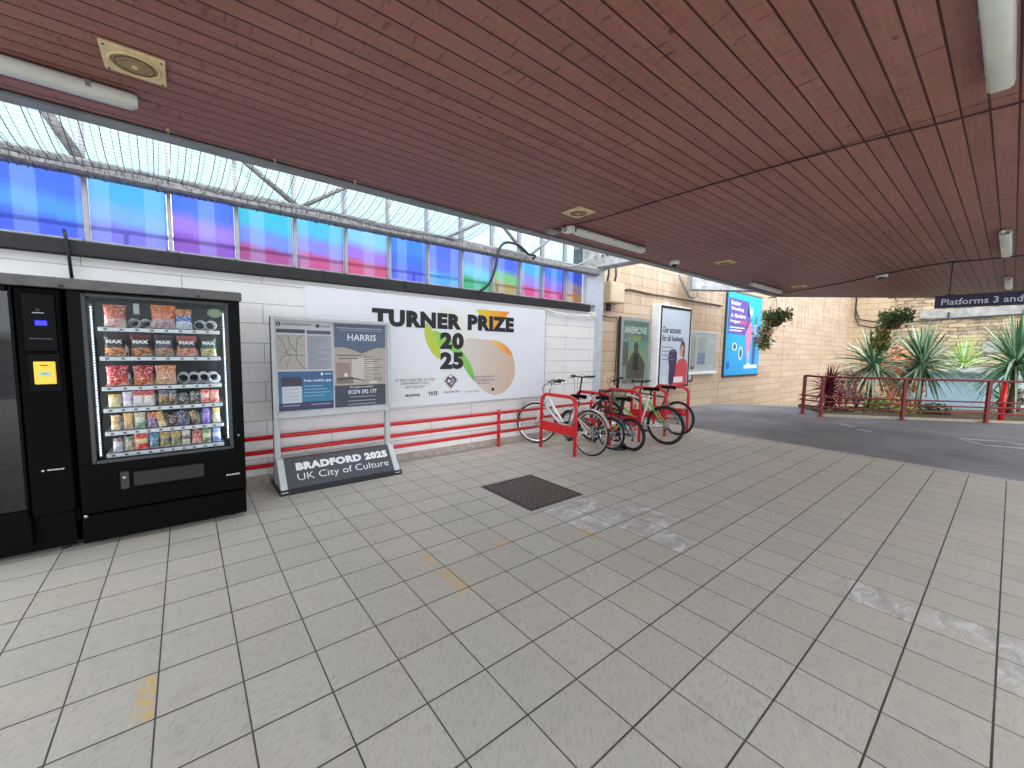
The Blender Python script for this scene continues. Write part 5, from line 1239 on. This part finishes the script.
    ca = Vector((.07, 0, -.155)) if style != 'diamond' else Vector((.155, 0, .06))
    mb.tube([bb+Vector((0, -.065, 0)), bb+ca+Vector((0, -.075, 0))], .009, STEEL, 8); mb.tube([bb+Vector((0, .065, 0)), bb-ca+Vector((0, .075, 0))], .009, STEEL, 8); mb.cyl(bb+Vector((0, -.07, 0)), bb+Vector((0, .07, 0)), .012, STEEL, 10)
    cr = B(mb, 'crankset')
    for s_, q_ in ((-1, ca), (1, -ca)):
        mb = MB(); p = bb+q_+Vector((0, s_*.12, 0)); mb.bbox(p-Vector((.045, .035, .011)), p+Vector((.045, .035, .011)), BLK, .003); mb.bbox(p-Vector((.05, .02, .006)), p-Vector((.044, -.02, -.006)), M('amber_reflector', (206, 110, 40), .3), .001); B(mb, 'pedal', cr)
    mb = MB(); mb.tube([ra+Vector((0, -.045, .035)), bb+Vector((0, -.05, .085))], .004, DGREY, 5); mb.tube([ra+Vector((0, -.045, -.035)), bb+Vector((0, -.05, -.085))], .004, DGREY, 5)
    for k, r_ in enumerate((.05, .042, .034)): mb.ring(ra+Vector((0, -.036-.005*k, 0)), (0, 1, 0), r_, .003, STEEL, 20, 4)
    if not chain_guard: mb.tube([ra+Vector((0, -.05, -.02)), ra+Vector((.02, -.055, -.1))], .008, DGREY, 6); mb.cyl(ra+Vector((.02, -.06, -.1)), ra+Vector((.02, -.05, -.1)), .02, DGREY, 10)
    B(mb, 'chain')
    if chain_guard:
        mb = MB(); mb.prism([ra+Vector((-.05, -.06, .05)), bb+Vector((.06, -.06, .11)), bb+Vector((.12, -.06, .03)), bb+Vector((.06, -.06, -.02)), ra+Vector((-.05, -.06, -.02))], (0, -.008, 0), guards or fr); B(mb, 'chain_guard')
    if rack_ or basket == 'rear':
        mb = MB(); z = 2*R+.07
        for s_ in (-1, 1): mb.tube([ra+Vector((0, .065*s_, 0)), Vector((-.03, .06*s_, z)), Vector((-.25, .06*s_, z))], .005, BLK, 6); mb.tube([Vector((-.03, .06*s_, z)), Vector((seat_top.x*.8, .03*s_, z))], .005, BLK, 6)
        for k in range(5): mb.tube([(-.25+.06*k, -.06, z), (-.25+.06*k, .06, z)], .004, BLK, 5)
        B(mb, 'carrier')
    if basket:
        mb = MB()
        if basket == 'rear': cx_, z0, z1, T = .02, 2*R+.09, 2*R+.42, None
        else: cx_, z0, z1, T = wb+.03, hz-.0, hz+.26, TS
        a0, a1, c0, c1 = .14, .165, .15, .2
        def lv(k, n=20):
            z = z0+(z1-z0)*k; a, c = a0+(a1-a0)*k, c0+(c1-c0)*k
            P_ = []
            for q in range(n):
                th = 2*PI*q/n; ct, s_ = math.cos(th), math.sin(th)
                P_.append((cx_+a*math.copysign(abs(ct)**.5, ct), c*math.copysign(abs(s_)**.5, s_), z))
            return P_
        for k in (0, .25, .5, .75, 1): mb.tube(lv(k), .006 if k in (0, 1) else .004, INK, 5, closed=True, T=T)
        l0, l1 = lv(0, 40), lv(1, 40)
        for q in range(40): mb.tube([l0[q], l1[q]], .0034, INK, 4, T=T)
        for q in range(9): mb.tube([(cx_-a0+2*a0*q/8, -c0, z0), (cx_-a0+2*a0*q/8, c0, z0)], .0022, INK, 4, T=T)
        B(mb, 'basket')
    # lights and reflector
    mb = MB(); p = seat_top.lerp(bb, .18)+Vector((-.03, 0, 0)); mb.bbox(p-Vector((.015, .022, .02)), p+Vector((.01, .022, .02)), M('red_reflector', (190, 24, 24), .25), .004); B(mb, 'rear_reflector')
    return t
WF = M('white_bike_paint', (226, 230, 230), .25, var=.02, coat=.3); GRN = M('green_bike_paint', (60, 190, 70), .3, var=.04, coat=.3)
BKF = M('black_bike_paint', (26, 28, 32), .3, var=.05, coat=.3); TEAL = M('dark_teal_bike_paint', (22, 84, 78), .3, var=.05, coat=.3); SLG = M('silver_mudguard', (190, 194, 196), .3, .5)
BLUB = M('dark_blue_bike_paint', (30, 40, 80), .3, var=.05); CYB = M('turquoise_bike_paint', (60, 160, 160), .35)
H90 = PI/2
bicycle('white step-through bicycle with silver mudguards beside the first red cycle stand', 4.53, 3.78, H90+.02, R=.335, wb=1.08, tyre=.017, frame=WF, style='step', steer=.62, lean=.03, bar_h=1.03, bar='swept', bar_w=.5, seat_h=.86, guards=SLG, head_z=.80, tyre_wall=M('tan_tyre_wall', (176, 150, 116), .7))
bicycle('black and teal shopper bicycle with tall handlebars and a rear wire basket', 5.10, 3.84, H90+.04, R=.25, wb=.86, tyre=.02, frame=TEAL, style='fold', steer=-.2, lean=.04, bar_h=1.12, bar='tall', bar_w=.5, seat_h=.80, guards=TEAL, basket='rear', head_z=.66, stem_back=.03)
bicycle('small-wheeled black bicycle with fat tyres in front of the middle red stand', 5.30, 3.60, H90-.05, R=.255, wb=.82, tyre=.026, frame=BKF, fcol2=BLUB, style='diamond', steer=.1, lean=-.03, bar_h=.86, bar='flat', bar_w=.5, seat_h=.80, head_z=.66, cable=RED)
bicycle('green and white mountain bike with black forks leaning at the fourth stand', 6.13, 3.52, H90+.10, R=.325, wb=1.10, tyre=.027, frame=WF, fcol2=GRN, style='diamond', steer=.25, lean=-.05, bar_h=1.04, bar='flat', bar_w=.6, seat_h=.92, fork_mat=BKF, suspension=True, head_z=.84)
bicycle('dark bicycle with turquoise forks, parked furthest right by the last red stand', 7.02, 3.80, H90+.02, R=.315, wb=1.0, tyre=.024, frame=BKF, fcol2=CYB, style='diamond', steer=-.1, lean=.03, bar_h=.96, bar='flat', bar_w=.54, seat_h=.88, fork_mat=CYB)
t = thing('cycle_lock', 'black cable lock dropped on the paving at the foot of the second stand', 'lock', (5.16, 3.72, 0))
mb = MB(); mb.tube(smooth([(5.10, 3.74, .02), (5.2, 3.70, .02), (5.34, 3.72, .02), (5.36, 3.8, .03), (5.24, 3.84, .045), (5.12, 3.82, .03)], 5), .018, INK, 7, closed=True); mb.build('cable', t)
mb = MB(); mb.bbox((5.2, 3.68, 0), (5.3, 3.74, .05), BLK, .01); mb.build('lock_body', t)
# ================================================================== OUTDOOR CORNER
RLM = M('weathered_red_railing_paint', (124, 16, 28), .45, var=.12)
P_ = [Vector((12.39, 3.32, 0)), Vector((12.20, 2.89, 0)), Vector((13.31, 1.56, 0)), Vector((14.50, .29, 0)), Vector((15.7, -1.0, 0)), Vector((16.9, -2.3, 0))]
t = thing('red_railing', 'dark red railing with one top bar and three low bars beyond the asphalt', 'railing', (13.3, 1.6, 0))
for i, p in enumerate(P_):
    mb = MB(); mb.box((-.03, -.03, 0), (.03, .03, .98), RLM, T=Matrix.Translation(p) @ Matrix.Rotation(-.87, 4, 'Z')); mb.box((-.07, -.07, 0), (.07, .07, .012), RLM, T=Matrix.Translation(p) @ Matrix.Rotation(-.87, 4, 'Z')); mb.build('post', t)
ext = (P_[0]-P_[1]).normalized()*.1
for z, r_, ex in ((.985, .026, 0), (.485, .019, 1), (.365, .019, 1), (.225, .019, 1)):
    mb = MB(); pts = [P_[0]+ext*ex]+P_; mb.tube([p+Vector((0, 0, z)) for p in pts], r_, RLM, 8); mb.build('rail', t)
# planting bed behind it
dl = (P_[5]-P_[1]).normalized(); nb = Vector((-dl.y, dl.x, 0)); nb = nb if nb.x > 0 else -nb
SOIL = M('planting_bed_soil', (96, 84, 62), .95, var=.3, scale=20, bump=.5)
mb = MB(); a = P_[1]+nb*.12+dl*.25; b_ = P_[5]+dl*4+nb*.12
mb.prism([a+Vector((0, 0, -1.0)), b_+Vector((0, 0, -1.0)), b_+nb*2.6+Vector((0, 0, -1.0)), a+dl*.3+nb*2.0+Vector((0, 0, -1.0))], (0, 0, 1.03), SOIL); struct(mb, 'planting_bed')
mb = MB(); a = P_[1]+nb*.05; b_ = P_[5]+dl*4+nb*.05
mb.prism([a, b_, b_+nb*.1, a+nb*.1], (0, 0, .05), M('pale_stone_edging', (170, 160, 140), .8, var=.15)); struct(mb, 'trim_5')
# bollards
RB = M('bright_red_post_paint', (226, 30, 34), .35, var=.05)
for (px, D, ztop, r_, lab) in ((1003, 9.55, .93, .05, 'bright red round bollard just behind the red railing at the right'), (840, 12.2, .62, .06, 'red post in the planting bed behind the dark red cordyline'), (854, 12.6, .85, .05, 'slim red post in the planting bed left of the first palm')):
    p = atD(px, 400, D); t = thing('red_bollard', lab, 'bollard', (p.x, p.y, .03))
    mb = MB(); mb.cyl((p.x, p.y, .03), (p.x, p.y, ztop), r_, RB, 16); mb.build('shaft', t)
    mb = MB(); mb.sphere((p.x, p.y, ztop), r_, RB, 16, 8, sc=(1, 1, .6)); mb.build('cap', t)
# cabin
c0 = atD(921, 400, 13.9); c1 = atD(983, 400, 12.9); c2 = atD(1045, 400, 14.4); c3_ = c0+(c2-c1)
for c in (c0, c1, c2, c3_): c.z = -1.6
zt = atD(983, 374, 12.9).z
t = thing('steel_cabin', 'low pale blue-grey cabin with a shallow roof behind the red railing', 'shed', (c1.x, c1.y, -1.6))
CB = M('pale_blue_cabin_steel', (150, 178, 190), .55, var=.05, scale=4)
mb = MB(); mb.prism([c0, c1, c2, c3_], (0, 0, zt+1.6), CB); mb.build('walls', t)
mb = MB(); cc = (c0+c1+c2+c3_)/4
ro = [cc+(c-cc)*1.1 for c in (c0, c1, c2, c3_)]
for c in ro: c.z = zt
r0_ = (ro[0]+ro[3])/2; r1_ = (ro[1]+ro[2])/2
vs = [*ro, *[c+Vector((0, 0, .05)) for c in ro]]
mb.prism(ro, (0, 0, .06), M('grey_cabin_roof', (130, 134, 132), .6, var=.1)); top4 = [c+Vector((0, 0, .06)) for c in ro]; apex = cc.copy(); apex.z = zt+.2
for i in range(4): mb.add([top4[i], top4[(i+1) % 4], apex], [(0, 1, 2)], M('grey_cabin_roof', (130, 134, 132), .6, var=.1))
mb.build('roof', t)
mb = MB(); d1 = (c2-c1).normalized(); n1 = Vector((d1.y, -d1.x, 0)); n1 = n1 if n1.x < 0 else -n1
for k in range(3):
    a = c1+d1*(.25+.75*k)+n1*.012; mb.prism([a, a+d1*.55, a+d1*.55+n1*.01, a+n1*.01], (0, 0, zt+1.45), M('grey_green_door', (120, 140, 138), .6))
mb.build('door_panel', t)

# ------------------------------------------------------------------ plants
def leafmat(name, rgb, rgb2):
    mt, nt, b = blank(name); nz = nt.noise(nt.obj(), 9.0, 2.0)
    nt.put(b.inputs['Base Color'], nt.mix(nz, S(*rgb), S(*rgb2))); b.inputs['Roughness'].default_value = .5
    b.inputs['Specular IOR Level'].default_value = .3
    b.inputs['Subsurface Weight'].default_value = 0.0
    return mt
G1 = leafmat('strap_leaf_green', (70, 122, 84), (110, 156, 116)); G2 = leafmat('strap_leaf_pale', (170, 204, 168), (214, 232, 206)); G3 = leafmat('strap_leaf_dark', (40, 84, 54), (74, 118, 74))
RL = leafmat('burgundy_leaf', (96, 26, 44), (140, 50, 70)); RL2 = leafmat('dark_burgundy_leaf', (60, 16, 28), (96, 30, 46)); GY = leafmat('lime_leaf', (150, 190, 90), (190, 214, 120)); BR = M('fibrous_trunk', (104, 76, 54), .9, var=.3, scale=30, bump=.6)
DEAD = leafmat('dry_leaf', (170, 150, 100), (200, 180, 130))
def palm(label, px, py, D, L_, n, mats, seed, w=.045, group=None, name='cordyline_palm', up=.2, trunk_r=.055):
    r_ = random.Random(seed); c = atD(px, py, D); zb = .03 if D < 12.5 else -1.2
    t = thing(name, label, 'palm', (c.x, c.y, zb), group=group)
    pts = [(c.x+.03*math.sin(k*1.3), c.y+.02*math.cos(k), zb+(c.z-zb)*k/5) for k in range(6)]
    mb = MB(); mb.tube(pts, [trunk_r*(1.25-.07*k) for k in range(6)], BR, 10)
    for k in range(7): mb.ring((c.x, c.y, zb+.1+(c.z-zb-.1)*k/7), (0, 0, 1), trunk_r*1.0, .012, BR, 12, 4)
    mb.build('trunk', t)
    mb = MB()
    for i in range(n):
        th = r_.uniform(0, 2*PI); q = (i+.5)/n; el = math.radians(-62+150*q**.8); el = min(el, 1.45)
        L1 = L_*r_.uniform(.78, 1.08)*(1.0 if el > -.4 else .85); droop = L1*(.42*(1-max(0, math.sin(el)))**1.2*r_.uniform(.5, 1.2)+.03)
        d = Vector((math.cos(th)*math.cos(el), math.sin(th)*math.cos(el), math.sin(el))); sd = Vector((-math.sin(th), math.cos(th), 0))
        tw = r_.uniform(-.5, .5); sd = (sd*math.cos(tw)+Vector((0, 0, 1))*math.sin(tw)).normalized()
        m_ = r_.choices(mats, [5, 3, 3][:len(mats)])[0]
        b0 = c+Vector((0, 0, r_.uniform(-.16, .1)))
        vs = []; fs = []; ns = 7
        for s_ in range(ns+1):
            u = s_/ns; p = b0+d*(u*L1)+Vector((0, 0, -droop*u*u*u))
            ww = w*(.5+.9*u if u < .35 else (1-((u-.35)/.65)**1.8)*.815)*.5
            up_ = d.cross(sd).normalized()*(.25*ww)
            vs += [p+sd*ww, p-up_, p-sd*ww]
        for s_ in range(ns):
            a = s_*3; fs += [(a, a+1, a+4, a+3), (a+1, a+2, a+5, a+4)]
        mb.add(vs, fs, m_, True)
    mb.build('strap_leaves', t); return t
gp = 'cordyline palms behind the red railing'
palm('tall cordyline palm with pale striped leaves, leftmost of the green palms behind the railing', 873, 365, 11.5, 1.12, 160, [G2, G1, G3], 1, w=.075, group=gp)
palm('dense green cordyline palm in the middle behind the railing, left of the cabin', 922, 363, 11.0, 1.22, 210, [G1, G3, G2], 2, w=.062, group=gp)
palm('large green cordyline palm behind the railing at the right edge, under the platform sign', 1016, 362, 10.6, 1.35, 210, [G1, G3, G2], 3, w=.066, group=gp)
palm('small burgundy cordyline with spiky dark red leaves at the left end of the railing', 829, 391, 11.1, .72, 150, [RL, RL2], 4, w=.055, name='red_cordyline', trunk_r=.05)
palm('pale lime green palm rising behind the cabin roof', 963, 364, 17.0, 1.4, 110, [GY, G2], 5, w=.06, name='lime_palm')
palm('short green spiky palm low behind the railing, right of the cabin corner', 1002, 398, 11.6, .7, 60, [G1, G2, G3], 8, w=.05, name='young_palm')

def shrub(label, name, px, py, D, rad, n, size, mats, weights, seed, cat='shrub', stem=True, flat=.8, flowers=None, nf=0):
    r_ = random.Random(seed); c = atD(px, py, D); zb = .03
    if c.z-rad*flat < zb: pass
    t = thing(name, label, cat, (c.x, c.y, zb))
    def blob(k, sz, ms, ws, rmin):
        mb = MB()
        for i in range(k):
            d = Vector((r_.gauss(0, 1), r_.gauss(0, 1), r_.gauss(0, 1))).normalized(); rr_ = rad*(rmin+(1-rmin)*r_.random()**.5)*(1+.15*math.sin(5*d.x+seed)+.12*math.sin(6*d.z))
            p = c+Vector((d.x*rr_, d.y*rr_, d.z*rr_*flat)); p.z = max(p.z, zb)
            a = Vector((r_.gauss(0, 1), r_.gauss(0, 1), r_.gauss(0, 1))).normalized(); b__ = (d+a*.7).normalized().cross(a).normalized(); a = b__.cross(d).normalized() if b__.cross(d).length > .1 else a
            s_ = sz*r_.uniform(.6, 1.3)
            mb.add([p-a*s_*.5, p+b__*s_*.28, p+a*s_*.55+d*s_*.15, p-b__*s_*.28], [(0, 1, 2, 3)], r_.choices(ms, ws)[0], False)
        return mb
    blob(n, size, mats, weights, .35).build('foliage', t)
    if flowers: blob(nf, size*.85, flowers, [1]*len(flowers), .85).build('blossom', t)
    mb = MB()
    for k in range(5): mb.tube([(c.x+.03*k-.06, c.y, zb-.02), (c.x+rad*.4*math.cos(k*1.3), c.y+rad*.4*math.sin(k*1.3), c.z)], .01, BR, 5)
    mb.build('stems', t); return t
FR = leafmat('orange_red_leaf', (206, 84, 60), (230, 130, 96)); FP = leafmat('pink_blossom', (226, 110, 140), (240, 170, 180)); FY = leafmat('yellow_blossom', (236, 196, 60), (250, 226, 110)); FO = leafmat('orange_blossom', (230, 120, 60), (240, 160, 90)); GM = leafmat('mid_green_leaf', (70, 110, 50), (110, 150, 70)); GD = leafmat('dark_green_leaf', (36, 56, 34), (60, 84, 46)); FW = leafmat('white_petal', (226, 220, 214), (240, 236, 230)); FD = leafmat('crimson_petal', (170, 26, 44), (206, 50, 60)); VIO = leafmat('mauve_petal', (150, 80, 150), (180, 120, 170))
shrub('tall orange-red leaved shrub behind the first two palms', 'flowering_shrub', 893, 372, 12.6, .85, 900, .11, [FR, GM, FO], [5, 2, 3], 11, flat=1.1)
shrub('orange-red shrub close behind the railing under the middle palm', 'flowering_shrub', 906, 386, 11.9, .52, 500, .09, [FR, GM, FP], [5, 2, 2], 12, flat=1.2)
shrub('mauve and pink shrub behind the burgundy cordyline', 'flowering_shrub', 848, 380, 12.2, .45, 420, .08, [FP, VIO, GM], [2, 2, 3], 13, flat=1.1)
shrub('low clump of yellow flowers at the foot of the railing, left of the middle palm', 'flower_clump', 903, 411, 10.9, .34, 380, .08, [GM, GY], [3, 2], 14, cat='flowers', flowers=[FY, FO, FY], nf=170, flat=.8)
shrub('yellow-green bush under the first palm behind the railing', 'low_bush', 878, 405, 11.2, .36, 420, .09, [GY, GM], [2, 3], 15, flat=.9, flowers=[FY], nf=40)
shrub('dark green low bush at the foot of the middle palm beside the cabin', 'low_bush', 934, 411, 10.7, .38, 600, .07, [GD, GM], [6, 1], 16, flat=.75)
shrub('olive low ground plants behind the left end of the railing', 'low_bush', 850, 413, 10.9, .34, 460, .07, [GM, GD, DEAD], [2, 3, 2], 17, flat=.55)
shrub('brownish low plants beneath the burgundy cordyline', 'low_bush', 824, 411, 11.0, .28, 320, .07, [GD, DEAD, RL], [3, 2, 1], 18, flat=.6)
shrub('pink blossom clump between the burgundy cordyline and the first palm', 'flower_clump', 857, 396, 11.6, .3, 260, .07, [GM, VIO], [3, 2], 19, cat='flowers', flowers=[FP, FD], nf=160)
shrub('orange shrub beside the right-hand bollard under the large palm', 'flowering_shrub', 1018, 398, 11.5, .4, 360, .08, [FR, GM, GD], [2, 3, 2], 20, flat=1.1)
t = thing('white_marker', 'small white block among the plants behind the railing', 'marker', (0, 0, 0))
p = atD(911, 396, 10.9); t.location = (p.x, p.y, .03); ORIG[t] = Vector((p.x, p.y, .03)); mb = MB(); mb.bbox(p-Vector((.07, .07, .09)), p+Vector((.07, .07, .09)), WHITE, .015); mb.build('block', t); mb = MB(); mb.cyl((p.x, p.y, .03), p-Vector((0, 0, .09)), .02, DGREY, 8); mb.build('stake', t)

# hanging baskets
def hanging(label, px, py, X_, Y_, seed, mirror, fl):
    r_ = random.Random(seed); c = Vector((X_, Y_, 2.42))
    t = thing('hanging_basket', label, 'hanging basket', (X_, Y_, 3.0), group='hanging flower baskets on the canopy edge')
    mb = MB()
    for k in range(3): a = k*2*PI/3; mb.tube([(c.x, c.y, 2.99), (c.x+.2*math.cos(a), c.y+.2*math.sin(a), c.z)], .004, DGREY, 4)
    mb.tube([(c.x-.2, c.y+.1, 2.97), (c.x, c.y, 2.99)], .012, DGREY, 6)
    mb.build('chains', t)
    mb = MB(); vs = []; fs = []
    for i in range(6):
        ph = PI/2*i/5
        for j in range(16): vs.append((c.x+.21*math.cos(ph)*math.cos(2*PI*j/16), c.y+.21*math.cos(ph)*math.sin(2*PI*j/16), c.z-.2*math.sin(ph)))
    for i in range(5):
        for j in range(16): fs.append((i*16+j, i*16+(j+1) % 16, i*16+16+(j+1) % 16, i*16+16+j))
    mb.add(vs, fs, M('coir_liner', (90, 66, 44), .95, var=.3, scale=60), True); mb.ring(c, (0, 0, 1), .21, .008, DGREY, 24, 5); mb.build('basket', t)
    side = _r*(-1 if mirror else -1)
    def leaves(n, sz, ms, trail, mb, spread):
        for i in range(n):
            if r_.random() < trail:
                u = r_.random()**.8; p = c+side*(.06+.20*math.sin(u*2.2))+Vector((r_.gauss(0, .09), r_.gauss(0, .09), .05-.78*u+r_.gauss(0, .05)))
            else:
                a = r_.uniform(0, 2*PI); q = r_.random()**.5*spread; p = c-side*.06+Vector((q*math.cos(a), q*math.sin(a), .1+r_.gauss(0, .08)))
            a = Vector((r_.gauss(0, 1), r_.gauss(0, 1), r_.gauss(0, 1))).normalized(); b__ = a.orthogonal().normalized(); s_ = sz*r_.uniform(.6, 1.3)
            mb.add([p-a*s_*.5, p+b__*s_*.3, p+a*s_*.5, p-b__*s_*.3], [(0, 1, 2, 3)], r_.choice(ms), False)
    mb = MB(); leaves(1300, .085, [GD, GM, GM], .42, mb, .34); mb.build('foliage', t)
    mb = MB(); leaves(520, .06, fl, .85, mb, .3); mb.build('blossom', t)
hanging('hanging basket of red and white flowers trailing in front of the blue poster', 768, 325, 11.98, 3.98, 21, True, [FD, FW, FP, FD, GM, FO])
hanging('hanging basket with orange flowers and trailing green stems in front of the stone wall', 905, 315, 13.98, 1.98, 22, False, [FO, FR, GY, GM, FO, GY])

# painted road lines
RP = M('worn_white_road_paint', (186, 186, 188), .8, var=.25, scale=12)
def roadline(pts, w, lab):
    P = [atZ(x, y, .004) for x, y in pts]; mb = MB()
    for i in range(len(P)-1):
        a, b_ = P[i], P[i+1]; d = (b_-a).normalized(); n_ = Vector((-d.y, d.x, 0))*w/2; mb.prism([a+n_, a-n_, b_-n_, b_+n_], (0, 0, .003), RP)
    tag(mb.build('road_marking'), lab, 'road marking', 'worn white lines on the asphalt')
roadline([(839, 423.6), (854, 427)], .09, 'short worn white line on the asphalt, leftmost of the three short dashes')
roadline([(857, 422.3), (872, 423.2)], .07, 'short worn white line on the asphalt, furthest back of the three short dashes')
roadline([(857, 429.3), (872, 432)], .09, 'short worn white line on the asphalt, nearest of the three short dashes')
roadline([(957, 438.6), (1003, 441.2), (1030, 446.5)], .075, 'long thin white line on the asphalt at the right, upper of the pair')
roadline([(966, 440.5), (983, 445), (1030, 449)], .075, 'long bent white line on the asphalt at the right, lower of the pair')

# ------------------------------------------------------------------ light
wd = bpy.data.worlds.new('overcast_sky'); SC.world = wd; wd.use_nodes = True
wn = wd.node_tree; bg = wn.nodes['Background']
tc = wn.nodes.new('ShaderNodeTexCoord'); sp = wn.nodes.new('ShaderNodeSeparateXYZ'); wn.links.new(tc.outputs['Generated'], sp.inputs[0])
rp = wn.nodes.new('ShaderNodeValToRGB'); wn.links.new(sp.outputs[2], rp.inputs[0])
cr = rp.color_ramp; cr.elements[0].position = 0.0; cr.elements[0].color = (0.28, 0.28, 0.28, 1); cr.elements[1].position = 0.02; cr.elements[1].color = (0.86, 0.93, 1.0, 1)
e = cr.elements.new(1.0); e.color = (0.9, 0.95, 1.0, 1)
wn.links.new(rp.outputs[0], bg.inputs[0]); bg.inputs[1].default_value = 2.0
sun = bpy.data.lights.new('hazy_sun', 'SUN'); sun.energy = 0.5; sun.angle = math.radians(40); sun.color = (1.0, .95, .88)
so = bpy.data.objects.new('hazy_sun', sun); COL.objects.link(so); so.rotation_euler = Vector((0.5, 0.55, -1.0)).to_track_quat('-Z', 'Y').to_euler()
vs_ = SC.view_settings; vs_.view_transform = 'Standard'; vs_.look = 'None'; vs_.gamma = 1.0; vs_.use_curve_mapping = False
vs_.exposure = 0.95
